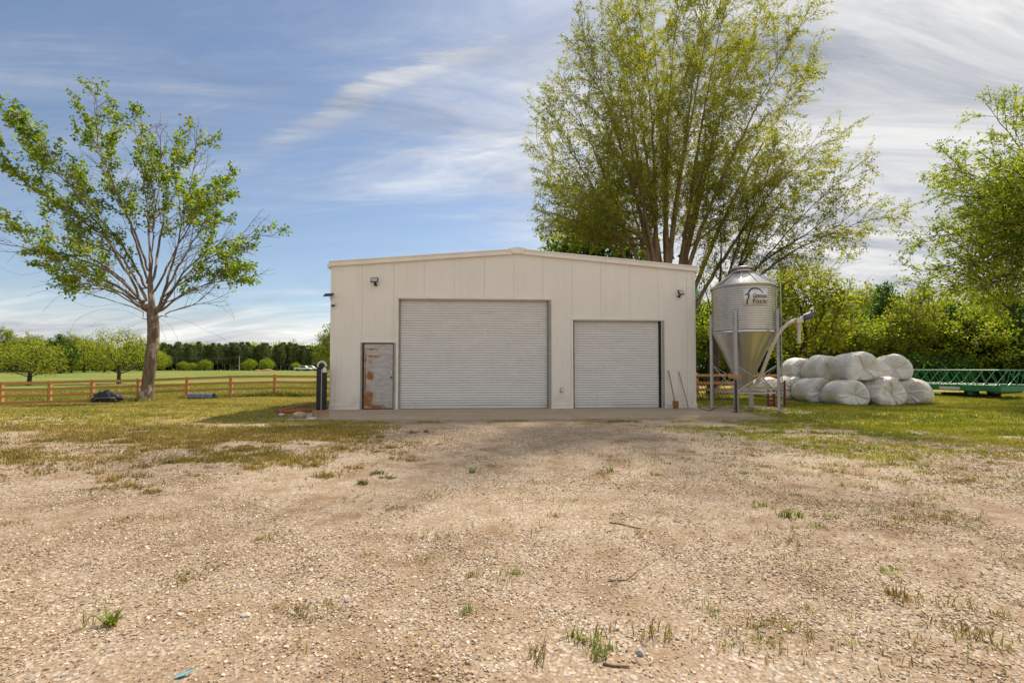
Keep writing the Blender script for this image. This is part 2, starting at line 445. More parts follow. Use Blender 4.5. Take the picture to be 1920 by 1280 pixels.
M['needle'] = leaf('pine_needles', (0.065, 0.095, 0.035), (0.11, 0.15, 0.055), (0.17, 0.20, 0.08), 0.35)  # colours lifted to imitate distance haze on the far pines
M['grass'] = leaf('grass_blades', (0.15, 0.16, 0.025), (0.32, 0.27, 0.06), (0.48, 0.36, 0.13), 0.35)
M['grassG'] = leaf('grass_green', (0.12, 0.16, 0.018), (0.25, 0.255, 0.025), (0.38, 0.33, 0.06), 0.35)
M['weed'] = leaf('weed_leaf', (0.12, 0.16, 0.022), (0.22, 0.25, 0.035), (0.38, 0.35, 0.09), 0.35)
M['dryweed'] = leaf('dry_weed', (0.13, 0.12, 0.03), (0.26, 0.19, 0.05), (0.38, 0.24, 0.08), 0.3)

# ---------------------------------------------------------------- zones of the yard
def lawn_density(x, y):
    x = np.asarray(x, float); y = np.asarray(y, float)
    n = fbm(x, y, 0.55, 4, 21) - 0.5; n2 = fbm(x * 0.55, y * 1.6, 1.3, 4, 31) - 0.5
    n3 = fbm(x * 0.7, y * 1.3, 4.5, 3, 66) - 0.5
    yl = y + 2.6 * n + 5.0 * n2 + 6.0 * n3 + 0.10 * (x + 12)
    L = ss(9.4, 13.3, yl) * ss(-3.6, -6.4, x + 1.2 * n)
    Lp = 0.95 * ss(5.6, 7.8, yl + 1.0 * n2) * ss(5.7, 6.6, y) * ss(0.45, 0.56, 0.62 * fbm(x * 0.5, y * 1.7, 1.1, 4, 44) + 0.38 * (n3 * 1.4 + 0.5)) * ss(-2.2, -3.4, x)
    yr = y + 0.75 * (x - 7) + 3.0 * n + 4.0 * n2 + 5.0 * n3
    Rr = ss(9.8, 12.6, yr) * ss(5.6, 7.6, x + 1.5 * n)
    Rp = 0.85 * ss(5.4, 8.2, yr) * ss(0.46, 0.57, 0.62 * fbm(x, y * 1.5, 1.2, 4, 57) + 0.38 * (n3 * 1.4 + 0.5)) * ss(2.5, 5.0, x)
    bk = ss(24.5, 26, y)
    return np.clip(np.maximum.reduce([L, Lp, Rr, Rp, bk]), 0, 1)

def graded(lo, hi, d, far_lo, far_hi, k=1.13):
    a = list(np.arange(lo, hi + 1e-6, d)); s = d
    while a[-1] < far_hi: s *= k; a.append(a[-1] + s)
    s = d
    while a[0] > far_lo: s *= k; a.insert(0, a[0] - s)
    return np.array(a)
gx = graded(-30, 28, 0.17, -1500, 1500); gy = graded(0.5, 27, 0.17, -400, 2200)
GX, GY = np.meshgrid(gx, gy); gv = np.stack([GX.ravel(), GY.ravel(), gz(GX, GY).ravel()], 1)
nx, ny = len(gx), len(gy)
idx = np.arange(nx * ny).reshape(ny, nx)
gf = np.stack([idx[:-1, :-1].ravel(), idx[:-1, 1:].ravel(), idx[1:, 1:].ravel(), idx[1:, :-1].ravel()], 1)
lawn_a = lawn_density(GX, GY).ravel()
field_a = (ss(24.8, 25.6, GY) * ss(0, -4, GX)).ravel()

def ground_mat():
    m = Mat('yard_ground', 0.95, 0, 0.15)
    w = m.world()
    big_ = m.noise(w, 0.35, 5, 0.6)
    med = m.noise(w, 2.3, 6, 0.65)
    fin = m.noise(w, 34, 4, 0.7)
    dirt = m.ramp(med, [(0.3, (0.205, 0.136, 0.082)), (0.5, (0.30, 0.206, 0.13)), (0.72, (0.37, 0.27, 0.18))])
    dirt = m.mix(m.ss(big_, 0.4, 0.65, 0, 0.6), dirt, (0.385, 0.27, 0.17))
    # crushed stone seen from afar
    vcol = m.node('ShaderNodeTexVoronoi'); m.lk(w, vcol.inputs['Vector']); vcol.inputs['Scale'].default_value = 62
    sc_ = m.ramp(m.math('ADD', m.math('MULTIPLY', vcol.outputs[0], 0.6), m.math('MULTIPLY', fin, 0.5)),
                 [(0.25, (0.56, 0.45, 0.34)), (0.5, (0.42, 0.32, 0.225)), (0.75, (0.17, 0.12, 0.08))])
    cellr = m.node('ShaderNodeSeparateColor'); m.lk(vcol.outputs[1], cellr.inputs[0])
    sc_ = m.mix(m.ss(cellr.outputs[0], 0.70, 0.80, 0, 0.55), sc_, (0.30, 0.29, 0.28))
    sc_ = m.mix(m.ss(cellr.outputs[1], 0.78, 0.86, 0, 0.6), sc_, (0.72, 0.66, 0.58))
    stone = m.ss(m.math('ADD', med, m.math('MULTIPLY', big_, 0.5)), 0.55, 0.85)
    c = m.mix(m.math('MULTIPLY', stone, 0.8), dirt, sc_)
    stn = m.noise(m.world(scale=(0.35, 0.9, 1), loc=(2, 5, 0)), 0.9, 7, 0.7, 0.5)
    c = m.mix(m.ss(stn, 0.54, 0.70, 0, 0.55), c, (0.19, 0.125, 0.08))
    g = m.attr('lawn')
    gmask = m.ss(m.math('ADD', g, m.math('MULTIPLY', m.math('SUBTRACT', m.noise(w, 3.5, 6, 0.7), 0.5), 0.9)), 0.34, 0.62)
    yel = m.noise(m.world(scale=(0.5, 1.4, 1)), 0.8, 5, 0.65)
    gc = m.ramp(yel, [(0.3, (0.18, 0.165, 0.03)), (0.5, (0.30, 0.245, 0.055)), (0.7, (0.43, 0.31, 0.11))])
    gc = m.mix(0.35, gc, m.ramp(fin, [(0.3, (0.10, 0.085, 0.03)), (0.7, (0.40, 0.36, 0.12))]))
    c = m.mix(m.math('MULTIPLY', gmask, 0.92), c, gc)
    fd = m.attr('field')
    fn = m.noise(m.world(scale=(0.05, 0.22, 1)), 0.9, 7, 0.72)
    fc = m.ramp(fn, [(0.34, (0.085, 0.145, 0.022)), (0.47, (0.135, 0.185, 0.03)), (0.56, (0.24, 0.23, 0.065)), (0.68, (0.34, 0.275, 0.11))])
    fc = m.mix(0.4, fc, m.ramp(m.noise(m.world(scale=(1, 3, 1)), 5, 5, 0.7), [(0.3, (0.06, 0.12, 0.016)), (0.7, (0.25, 0.27, 0.055))]))
    c = m.mix(fd, c, fc)
    m.color(c)
    h = m.math('ADD', m.math('MULTIPLY', vcol.outputs[0], 0.25), m.math('ADD', m.math('MULTIPLY', fin, 0.7), m.math('MULTIPLY', m.noise(w, 110, 3, 0.7), 0.4)))
    m.bump(h, 0.55, 0.03); return m.m
M['ground'] = ground_mat()
gme = mesh_np('ground', gv, [gf], M['ground'], True, {'lawn': lawn_a, 'field': field_a})
tag(link('ground', gme), kind='structure')

# ---------------------------------------------------------------- the shop building
U0 = (619.5 - 960) / F; Y0 = 14.79; PSI = math.asin(0.05 * Y0 / 12.19); X0 = U0 * Y0
L = 12.19; DEPTH = 9.5; EAVE = 4.72; RIDGE = 5.22
def s_of(px):
    u = (px - 960) / F; return (u * Y0 - X0) / (math.cos(PSI) - u * math.sin(PSI))
def wz(py, s): return at(960, py, Y0 + s * math.sin(PSI)).z
def roofz(s): return EAVE + (RIDGE - EAVE) * (1 - abs(s - L / 2) / (L / 2))
bld = empty('metal_shop_building', (X0, Y0, 0), PSI)
tag(bld, 'cream metal shop building with low gable roof and two roll-up doors', 'building')
def Bp(s, y, z):
    return Vector((X0 + s * math.cos(PSI) - y * math.sin(PSI), Y0 + s * math.sin(PSI) + y * math.cos(PSI), z))

big_o = (s_of(746.5), s_of(1029.5), wz(561, 5)); sml_o = (s_of(1075), s_of(1241.5), wz(600, 9)); stl_o = (s_of(679), s_of(738), wz(642.5, 2))
opens = [big_o, sml_o, stl_o]
seams = [s_of(x) for x in (678, 737, 794.5, 851, 908, 963.6, 1018, 1072.8, 1127.7, 1182, 1235, 1288.5)]
cuts = [0.0] + seams + [L]
# backing sheet with openings, then one mesh per panel standing proud of it
TH = 0.018; GAP = 0.007
def strips(a, b):
    xs = {a, b}
    for o in opens:
        for e in o[:2]:
            if a < e < b: xs.add(e)
    if a < L / 2 < b: xs.add(L / 2)
    xs = sorted(xs); out = []
    for p, q in zip(xs[:-1], xs[1:]):
        zb = 0.0; mid = (p + q) / 2
        for o in opens:
            if o[0] < mid < o[1]: zb = o[2]
        out.append((p, q, zb))
    return out
bk = MB()
for p, q, zb in strips(0.0, L): bk.prism([(p, zb), (q, zb), (q, roofz(q) - 0.02), (p, roofz(p) - 0.02)], TH, TH + 0.05)
bk.build('wall_backing', M['panel'], bld)
for i, (a, b) in enumerate(zip(cuts[:-1], cuts[1:])):
    pm = MB(); a2 = a + (GAP / 2 if i else 0.0); b2 = b - (GAP / 2 if i < len(cuts) - 2 else 0.0)
    for p, q, zb in strips(a2, b2):
        if q - p < 0.004: continue
        pm.prism([(p, zb + (0.02 if zb == 0 else 0)), (q, zb + (0.02 if zb == 0 else 0)), (q, roofz(q) - 0.03), (p, roofz(p) - 0.03)], random.uniform(-0.002, 0.002), TH - 0.002)
    pm.build('wall_panel', M['panel'], bld)
# side and rear walls
for nm, poly in (('side_wall', (0.0, 0.06)), ('side_wall', (L - 0.06, L))):
    MB().box(poly[0] + 0.004, poly[1] - 0.004, TH + 0.052, DEPTH - 0.1, 0, EAVE - 0.05).build(nm, M['panel'], bld)
MB().prism([(0.01, 0), (L - 0.01, 0), (L - 0.01, EAVE - 0.05), (L / 2, RIDGE - 0.05), (0.01, EAVE - 0.05)], DEPTH - 0.098, DEPTH).build('rear_wall', M['panel'], bld)
# standing ribs of the roof sheets
for sgn in (0, 1):
    rf = MB()
    a, b = (-0.10, L / 2 - 0.005) if sgn == 0 else (L / 2 + 0.005, L + 0.10)
    za = RIDGE - (RIDGE - EAVE) * abs(a - L / 2) / (L / 2); zb = RIDGE - (RIDGE - EAVE) * abs(b - L / 2) / (L / 2)
    rf.prism([(a, za + 0.01), (b, zb + 0.01), (b, zb + 0.06), (a, za + 0.06)], 0.0, DEPTH + 0.05)
    k = 0.5
    while k < DEPTH:
        rf.prism([(a, za + 0.055), (b, zb + 0.055), (b, zb + 0.085), (a, za + 0.085)], k, k + 0.05); k += 0.6
    rf.build('roof_slope', M['roof'], bld)
# gable trim in lengths, ridge cap, corner and base trim
FT = 0.14
def gable_piece(a, b, nm='gable_trim'):
    t = MB(); za, zb = roofz(a), roofz(b)
    if a < 0.01: a, za = -0.06, roofz(0.0) - 0.005
    if b > L - 0.01: b, zb = L + 0.06, roofz(L) - 0.005
    t.prism([(a, za + 0.10 - FT), (b, zb + 0.10 - FT), (b, zb + 0.10), (a, za + 0.10)], -0.075, -0.004)
    t.prism([(a, za + 0.075), (b, zb + 0.075), (b, zb + 0.115), (a, za + 0.115)], -0.095, 0.12)
    t.prism([(a, za + 0.075 - FT), (b, zb + 0.075 - FT), (b, zb + 0.098 - FT), (a, za + 0.098 - FT)], -0.088, -0.006)
    t.build(nm, M['trim'], bld, 0.004)
for a, b in ((0, s_of(794.5)), (s_of(794.5) + 0.004, L / 2 - 0.14), (L / 2 + 0.14, s_of(1135)), (s_of(1135) + 0.004, L)): gable_piece(a, b)
rc = MB(); c_ = L / 2
rc.prism([(c_ - 0.30, roofz(c_ - 0.30) + 0.12), (c_ - 0.137, roofz(c_ - 0.137) + 0.095 - FT), (c_ + 0.137, roofz(c_ + 0.137) + 0.095 - FT), (c_ + 0.30, roofz(c_ + 0.30) + 0.12), (c_ + 0.30, roofz(c_ + .3) + 0.135), (c_, RIDGE + 0.165), (c_ - 0.30, roofz(c_ - .3) + 0.135)], -0.102, 0.02)
rc.prism([(c_ - 0.30, roofz(c_ - .3) + 0.118), (c_ + 0.30, roofz(c_ + .3) + 0.118), (c_, RIDGE + 0.166)], 0.022, DEPTH)
rc.build('ridge_cap', M['trim'], bld, 0.004)
for a, b, y0, y1 in ((-0.012, 0.085, -0.014, 0.10), (L - 0.085, L + 0.012, -0.014, 0.10)):
    MB().box(a, b, y0, y1, 0.12, EAVE - 0.10).build('corner_trim', M['trim'], bld, 0.006)
for a, b in ((0.0 - 0.03, stl_o[0] - 0.07), (big_o[1] + 0.07, sml_o[0] - 0.07), (sml_o[1] + 0.07, L + 0.03)):
    t = MB().box(a, b, -0.035, -0.006, 0.005, 0.115); t.box(a, b, -0.055, -0.004, 0.117, 0.135); t.box(a, b, -0.05, -0.004, 0.0, 0.003)
    t.build('base_trim', M['trim'], bld, 0.003)
def gutter(x0, x1):
    t = MB().prism([(x0, EAVE - 0.10), (x1, EAVE - 0.10), (x1, EAVE + 0.03), (x0, EAVE + 0.03)], -0.02, DEPTH); t.build('eave_gutter', M['trim'], bld, 0.01)
gutter(-0.135, -0.016); gutter(L + 0.016, L + 0.135)

def rollup(o, label, gapright=0.0):
    a, b, h = o
    d = empty('roll_up_door'); d.parent = bld; d['label'] = label
    pitch = 0.0826; rec = 0.16
    n = int((h - 0.10) / pitch)
    prof = []
    for i in range(n):
        z0 = 0.10 + i * pitch
        for t, off in ((0.0, 0.0), (0.12, -0.012), (0.30, -0.030), (0.50, -0.036), (0.70, -0.030), (0.88, -0.010), (0.965, 0.008)):
            prof.append((rec + off, z0 + t * pitch))
    prof.append((rec, h + 0.02))
    nsx = 14; V = []
    for i, (y, z) in enumerate(prof):
        for k in range(nsx + 1): V.append((a + 0.05 + (b - a - 0.10 - gapright) * k / nsx, y + 0.004 * math.sin(k * 0.45 + 1.0), z + 0.004 * math.sin(k * 0.5 + h)))
    V = np.array(V); w = nsx + 1
    ii = np.arange(len(prof) * w).reshape(len(prof), w)
    fc = np.stack([ii[:-1, :-1].ravel(), ii[:-1, 1:].ravel(), ii[1:, 1:].ravel(), ii[1:, :-1].ravel()], 1)
    link('curtain', mesh_np('curtain', V, [fc], M['curtain'], True), d)
    MB().box(a + 0.05, b - 0.05 - gapright, rec - 0.02, rec + 0.02, 0.012, 0.098).build('bottom_bar', M['curtain'], d, 0.004)
    MB().box(a + 0.06, b - 0.06, rec - 0.012, rec + 0.012, 0.0, 0.010).build('bottom_seal', M['black'], d)
    for p, q in ((a + 0.003, a + 0.055), (b - 0.055, b - 0.003)):
        t = MB().box(p, q, rec - 0.055, rec - 0.035, 0.0, h - 0.005); t.box(p, q, rec + 0.035, rec + 0.05, 0.0, h - 0.005)
        t.build('guide_rail', M['jamb'] if gapright == 0 else M['dark'], d, 0.002)
    MB().box(a - 0.004, b + 0.004, 0.10, 0.30, h - 0.006, h + 0.30).build('hood', M['jamb'], d)
    # near-black sheet added behind, coloured as the shade seen through gaps
    MB().box(a - 0.1, b + 0.1, 0.42, 0.44, 0, h + 0.3).build('shade_panel', M['dark'], d)
    for p, q in ((a - 0.075, a - 0.002), (b + 0.002, b + 0.075)):
        t = MB().box(p, q, -0.022, -0.005, 0.0, h + 0.0); t.box((q - 0.012) if p < a else p, q if p < a else (p + 0.012), -0.004, 0.13, 0.0, h)
        t.build('jamb_trim', M['jamb'] if p > a else M['trim'], d, 0.003)
    t = MB().box(a - 0.078, b + 0.078, -0.03, -0.005, h + 0.002, h + 0.085); t.box(a - 0.03, b + 0.03, -0.004, 0.095, h - 0.014, h - 0.002)
    t.build('head_trim', M['trim'], d, 0.003)
rollup(big_o, 'wide white ribbed roll-up door beside the rusty steel door')
rollup(sml_o, 'smaller white ribbed roll-up door near the feed bin', 0.022)
# rusty walk door
sdoor = empty('steel_door'); sdoor.parent = bld; sdoor['label'] = 'rust streaked grey steel walk door'
a, b, h = stl_o
fr = MB().box(a - 0.055, a + 0.0, -0.012, 0.10, 0.0, h); fr.box(b - 0.0, b + 0.075, -0.012, 0.10, 0.0, h); 
fr.build('door_jamb', M['jamb'], sdoor, 0.004)
MB().box(a - 0.055, b + 0.075, -0.014, 0.10, h + 0.002, h + 0.045).build('door_head', M['trim'], sdoor, 0.004)
MB().box(a + 0.004, a + 0.055, 0.012, 0.09, 0.0, h - 0.003).build('door_stile', plain('dark_rusted_stile', (0.09, 0.04, 0.028), 0.8, 0, 0.5, 7), sdoor, 0.003)
lf = MB().box(0, b - a - 0.085, 0, 0.045, 0, h - 0.075).build('door_leaf', M['rust'], sdoor, 0.004, loc=(a + 0.06, 0.03, 0.035))
MB().box(a + 0.002, b - 0.002, 0.095, 0.11, 0.0, h).build('door_backing', M['dark'], sdoor)
for z in (0.3, 1.05, 1.85): MB().tube([(a + 0.055, 0.018, z), (a + 0.055, 0.018, z + 0.11)], 0.011, 8).build('hinge', M['rustmetal'], sdoor)
MB().box(b - 0.09, b + 0.05, 0.004, 0.024, 1.30, 1.34).build('hasp', M['steel'], sdoor, 0.003)
MB().box(b - 0.085, b - 0.045, -0.012, 0.018, 1.17, 1.29).build('lock_plate', M['white'], sdoor, 0.003)
k_ = MB().tube([(b - 0.065, 0.03, 1.04), (b - 0.065, -0.02, 1.04)], [0.02, 0.02], 12); k_.tube([(b - 0.065, -0.02, 1.04), (b - 0.065, -0.035, 1.04), (b - 0.065, -0.065, 1.04)], [0.02, 0.038, 0.03], 12)
k_.build('door_knob', M['rustmetal'], sdoor, smooth=False)

# concrete apron, three pours
ap = tag(empty('concrete_apron', (X0, Y0, 0), PSI), kind='structure')
AD = -3.02
j1, j2 = s_of(741), s_of(1048)
def slab(poly, z=0.0):
    n = len(poly); me = MB()
    me.add([(x, y, -0.10) for x, y in poly] + [(x, y, z) for x, y in poly], [tuple(range(n - 1, -1, -1)), tuple(range(n, 2 * n))] + [(i, (i + 1) % n, (i + 1) % n + n, i + n) for i in range(n)])
    me.build('slab', M['concrete'], ap, 0.012)
slab([(-0.15, AD), (j1 - 0.3 + 0.25, AD), (j1 - 0.006, -0.0), (j1 - 0.006, 0.4), (-0.15, 0.4)], 0.004)
slab([(j1 + 0.214 - 0.25, AD - 0.03), (j2 - 0.006, AD - 0.02), (j2 - 0.006, 0.4), (j1 + 0.006, 0.4), (j1 + 0.006, 0.0)], 0.0)
slab([(j2 + 0.006, AD), (L + 0.55, AD + 0.3), (L + 0.7, -0.2), (L + 0.15, 0.4), (j2 + 0.006, 0.4)], 0.002)
slab([(L + 0.75, -2.0), (L + 3.1, -2.2), (L + 3.2, 0.9), (L + 0.78, 0.95)], -0.002)
MB().box(0.1, L - 0.1, 0.42, DEPTH - 0.1, -0.06, -0.008).build('floor_slab', M['concrete'], ap)

# wall lights, cameras, outlet
def floodlight(px, py, yaw, label, sensor=True):
    s = s_of(px); z = wz(py, s)
    t = empty('floodlight', Bp(s, 0, z), PSI); tag(t, label, 'light', 'floodlights on the front wall')
    MB().tube([(0, -0.003, -0.09), (0, -0.05, -0.09)], 0.045, 12).build('mounting_base', M['black'], t)
    MB().tube([(0, -0.05, -0.09), (0, -0.10, -0.07), (0, -0.13, -0.03)], 0.02, 8).build('arm', M['black'], t)
    hd = empty('lamp_head', (0, -0.15, 0.02)); hd.parent = t; hd.rotation_euler = (R(-28), 0, R(yaw))
    hh = MB(); W, H = 0.115, 0.08
    for p in ((-W, W, H - .018, H), (-W, W, -H, -H + .018)): hh.box(p[0], p[1], -0.035, 0.02, p[2], p[3])
    for p in ((-W, -W + .018), (W - .018, W)): hh.box(p[0], p[1], -0.034, 0.02, -H + .0185, H - .0185)
    hh.build('housing', M['black'], hd, 0.004)
    MB().box(-W + .02, W - .02, -0.028, 0.0, -H + .02, H - .02).build('lens', M['glass'], hd, 0.002)
    MB().box(-0.045, 0.045, -0.024 - 0.01, -0.029, -0.012, 0.012).build('emitter', M['steel'], hd)
    if sensor: MB().lathe([(0.0, -0.05), (0.03, -0.045), (0.042, -0.02), (0.042, 0.02), (0.0, 0.022)], 14).build('motion_sensor', M['black'], t, smooth=True, loc=(0.03, -0.075, -0.115))
floodlight(703, 528, -8, 'small black framed floodlight above the rusty walk door')
floodlight(1274, 551, 28, 'small black framed floodlight turned sideways near the right end of the wall', False)
sp_ = empty('solar_panel', Bp(0.0, -0.03, wz(560, 0)), PSI); tag(sp_, 'small dark solar panel on a bracket at the left wall corner', 'solar panel')
MB().box(-0.15, 0.15, -0.11, 0.11, -0.008, 0.008).build('panel', M['black'], sp_, 0.003, loc=(-0.02, -0.14, 0.10), rot=(R(32), R(-4), 0))
MB().tube([(0, 0.015, 0), (0, -0.08, 0.02), (-0.02, -0.13, 0.09)], 0.011, 8).build('bracket', M['white'], sp_)
MB().box(-0.03, 0.03, 0.008, 0.016, -0.04, 0.04).build('wall_plate', M['white'], sp_, 0.002)
cm = empty('security_camera', Bp(0.10, -0.016, wz(572, 0)), PSI); tag(cm, 'white dome camera with dark lens below the solar panel', 'camera')
MB().lathe([(0.0, 0.07), (0.05, 0.066), (0.066, 0.03), (0.066, -0.03), (0.0, -0.032)], 18).build('housing', M['white'], cm, smooth=True, loc=(0, -0.09, 0.02))
MB().lathe([(0.054, 0.0), (0.05, -0.025), (0.034, -0.045), (0.0, -0.055)], 18).build('dome', M['black'], cm, smooth=True, loc=(0, -0.09, -0.012))
MB().box(-0.03, 0.03, -0.05, -0.0, -0.01, 0.08).build('bracket', M['white'], cm, 0.004)
so = s_of(1052.5); oc = empty('outlet_box', Bp(so, 0, wz(731, so)), PSI); tag(oc, 'small grey weatherproof outlet box between the two roll-up doors', 'outlet')
MB().box(-0.05, 0.05, -0.05, -0.002, -0.075, 0.075).build('box', M['steel'], oc, 0.01)
MB().box(-0.033, 0.033, -0.068, -0.052, -0.05, 0.055).build('cover', M['white'], oc, 0.008)
# tools leaning on the wall
def P2(px, py, s_guess, off): 
    s = s_of(px); p = Bp(s, off, 0); q = at(px, py, p.y); return Vector((p.x, p.y, q.z))
top = P2(1252, 694, 0, -0.045); bot = P2(1258, 759, 0, -0.30); bot.z = 0.16
sv = empty('shovel', (bot.x, bot.y, 0)); tag(sv, 'square shovel with rusty blade leaning on the wall beside the small roll-up door', 'shovel')
MB().tube([bot - sv.location, top - sv.location], [0.021, 0.017], 10).build('handle', M['oldwood'], sv)
bl = MB(); n1, n2 = 6, 6; vv = []; 
for i in range(n1 + 1):
    for j in range(n2 + 1):
        u = -1 + 2 * i / n1; v = j / n2
        vv.append((0.105 * u * (1 - 0.06 * v) , -0.04 * v - 0.035 * (1 - u * u) , 0.25 - 0.245 * v + (0.01 if j == 0 else 0)))
ff = [(i * (n2 + 1) + j, (i + 1) * (n2 + 1) + j, (i + 1) * (n2 + 1) + j + 1, i * (n2 + 1) + j + 1) for i in range(n1) for j in range(n2)]
bl.add(vv, ff); bo = bl.build('blade', M['rustmetal'], sv, loc=(0.01, -0.0, 0.0)); md = bo.modifiers.new('thick', 'SOLIDIFY'); md.thickness = 0.006
MB().tube([(0.005, 0.0, 0.13), bot - sv.location + (top - bot) * 0.12], [0.028, 0.024], 10).build('socket', M['rustmetal'], sv)
top2 = P2(1271.5, 696, 0, -0.03); bot2 = P2(1284, 766, 0, -0.24); bot2.z = 0.012
rk = empty('scraper', (bot2.x, bot2.y, 0)); tag(rk, 'thin long handled scraper leaning on the wall nearest the corner', 'tool')
MB().tube([bot2 - rk.location + (top2 - bot2) * 0.07, top2 - rk.location], [0.016, 0.014], 8).build('handle', M['oldwood'], rk)
MB().tube([Vector((0, 0, 0.0)), bot2 - rk.location + (top2 - bot2) * 0.16], [0.028, 0.019], 8).build('ferrule', M['steel'], rk)

# ---------------------------------------------------------------- feed bin
SC = Vector((7.43, 14.6, 0.0)); SR = 0.915
bin_ = empty('feed_bin', SC); tag(bin_, 'galvanised feed bin with ribbed body and cone hopper on four steel legs', 'feed bin')
zc0, zc1 = 2.47, 3.92
prof = []; nr = 21; pit = (zc1 - zc0) / nr
for i in range(nr):
    for k in range(6):
        prof.append((SR + 0.016 * math.cos(2 * math.pi * k / 6), zc0 + (i + k / 6) * pit))
prof.append((SR + 0.012, zc1))
body = MB().lathe(prof, 72).build('ribbed_body', M['galv'], bin_, smooth=True)
# vertical lap seams and bolts on the body
for ang in (-172, -112, -52, 8, 68, 128):
    c, s = math.cos(R(ang)), math.sin(R(ang)); sm = MB()
    for i in range(nr):
        z = zc0 + (i + 0.5) * pit; p = Vector((c * (SR + 0.010), s * (SR + 0.010), z)); q = Vector((c * (SR + 0.026), s * (SR + 0.026), z)); sm.tube([p, q], 0.010, 6)
    tag(sm.build('bolt_row', M['leg'], body), kind='stuff')
hp = MB().lathe([(SR + 0.02, zc0 + 0.03), (SR + 0.02, zc0 - 0.02), (SR - 0.02, zc0 - 0.03), (0.20, 0.86), (0.19, 0.76), (0.0, 0.76)], 72).build('hopper', M['hopper'], bin_)
smooth_by_angle(hp, 30)
for ang in range(0, 360, 60):
    c, s = math.cos(R(ang + 20)), math.sin(R(ang + 20))
    MB().bar((c * (SR - 0.015), s * (SR - 0.015), zc0 - 0.03), (c * 0.204, s * 0.204, 0.87), 0.035, 0.006, (c, s, 0.4)).build('hopper_seam', M['hopper'], hp)
rfp = MB().lathe([(SR + 0.035, zc1 - 0.03), (SR + 0.045, zc1), (SR + 0.03, zc1 + 0.02), (0.30, zc1 + 0.50), (0.275, zc1 + 0.515), (0.275, zc1 + 0.60)], 72).build('cone_roof', M['galv'], bin_)
smooth_by_angle(rfp, 30)
for ang in range(0, 360, 30):
    c, s = math.cos(R(ang)), math.sin(R(ang))
    MB().bar((c * (SR + 0.02), s * (SR + 0.02), zc1 + 0.035), (c * 0.31, s * 0.31, zc1 + 0.507), 0.03, 0.02, (c, s, 1)).build('roof_rib', M['galv'], rfp)
lid = MB().lathe([(0.30, zc1 + 0.575), (0.345, zc1 + 0.565), (0.35, zc1 + 0.625), (0.33, zc1 + 0.65), (0.18, zc1 + 0.685), (0.0, zc1 + 0.695)], 40).build('lid', M['leg'], bin_)
smooth_by_angle(lid, 45)
MB().lathe([(0.349, zc1 + 0.57), (0.362, zc1 + 0.57), (0.362, zc1 + 0.60), (0.349, zc1 + 0.60)], 40).build('lid_rim', M['rustmetal'], lid)
dirs = [(-.64, -.77), (.77, -.64), (.64, .77), (-.77, .64)]; LR = 0.985
tops = [3.13, 3.13, 3.13, 3.13]
for (dx_, dy_), zt in zip(dirs, tops):
    t = MB(); c = Vector((dx_ * LR, dy_ * LR, 0)); n = Vector((dx_, dy_, 0)); tt = Vector((-dy_, dx_, 0))
    for a_, b_, w, dpt in ((c, c, 0.13, 0.012),):
        t.bar(c - n * 0.03, c - n * 0.03 + Vector((0, 0, zt)), 0.012, 0.13, tt) if False else None
    def plate(o, half, thick):
        p = c + o; vs_ = []
        for z in (0.012, zt):
            for i, j in ((-1, -1), (1, -1), (1, 1), (-1, 1)): vs_.append(p + half * i + thick * j + Vector((0, 0, z)))
        t.add(vs_, [(0, 1, 2, 3), (7, 6, 5, 4), (0, 4, 5, 1), (1, 5, 6, 2), (2, 6, 7, 3), (3, 7, 4, 0)])
    plate(-n * 0.035, tt * 0.062, n * 0.005)
    plate(tt * 0.058, n * 0.029, tt * 0.004); plate(-tt * 0.058, n * 0.029, tt * 0.004)
    lg = t.build('leg', M['leg'], bin_)
    MB().box(-0.11, 0.11, -0.11, 0.11, 0.002, 0.012).build('foot_plate', M['rustmetal'], lg, loc=c)
def legp(i, z, out=0.0): d_ = dirs[i]; return Vector((d_[0] * (LR + out), d_[1] * (LR + out), z))
for i in range(4):
    j = (i + 1) % 4
    for za, zb, o in ((1.42, 0.62, -0.05), (0.62, 1.42, -0.075)): MB().tube([legp(i, za, o), legp(j, zb, o)], 0.016, 6).build('brace', M['leg'], bin_)
    MB().bar(legp(i, 0.58, -0.06), legp(j, 0.58, -0.06), 0.035, 0.035).build('brace', M['leg'], bin_)
# clamp board on the front leg, conduit, ladder
fp = legp(0, 1.08); tang = Vector((-dirs[0][1], dirs[0][0], 0))
MB().bar(fp - tang * 0.20 + Vector((dirs[0][0], dirs[0][1], 0)) * 0.03, fp + tang * 0.16 + Vector((dirs[0][0], dirs[0][1], 0)) * 0.03, 0.05, 0.09).build('clamp_board', M['fence'], bin_, 0.004)
cq = legp(0, 0, 0.02); MB().tube([cq + Vector((0, 0, 0.02)), cq + Vector((0, 0, 1.0))], 0.02, 8).build('conduit', M['black'], bin_)
la = math.atan2(-0.16, 0.98); ldir = Vector((math.cos(la), math.sin(la), 0)); lt = Vector((-ldir.y, ldir.x, 0)); lad = empty('ladder'); lad.parent = bin_
for sg in (-1, 1):
    b0 = ldir * (SR + 0.15) + lt * 0.17 * sg
    pts = [b0 + Vector((0, 0, 0.02)), b0 + Vector((0, 0, 2.0)), b0 + Vector((0, 0, 4.02)), b0 + Vector((0, 0, 4.15)) - ldir * 0.03, b0 + Vector((0, 0, 4.22)) - ldir * 0.12, b0 + Vector((0, 0, 4.18)) - ldir * 0.22]
    MB().tube(pts, 0.016, 8).build('rail', M['leg'], lad, smooth=True)
    for z in (2.6, 3.2, 3.8): MB().tube([b0 + Vector((0, 0, z)), b0 + Vector((0, 0, z)) - ldir * 0.15], 0.010, 6).build('standoff', M['leg'], lad)
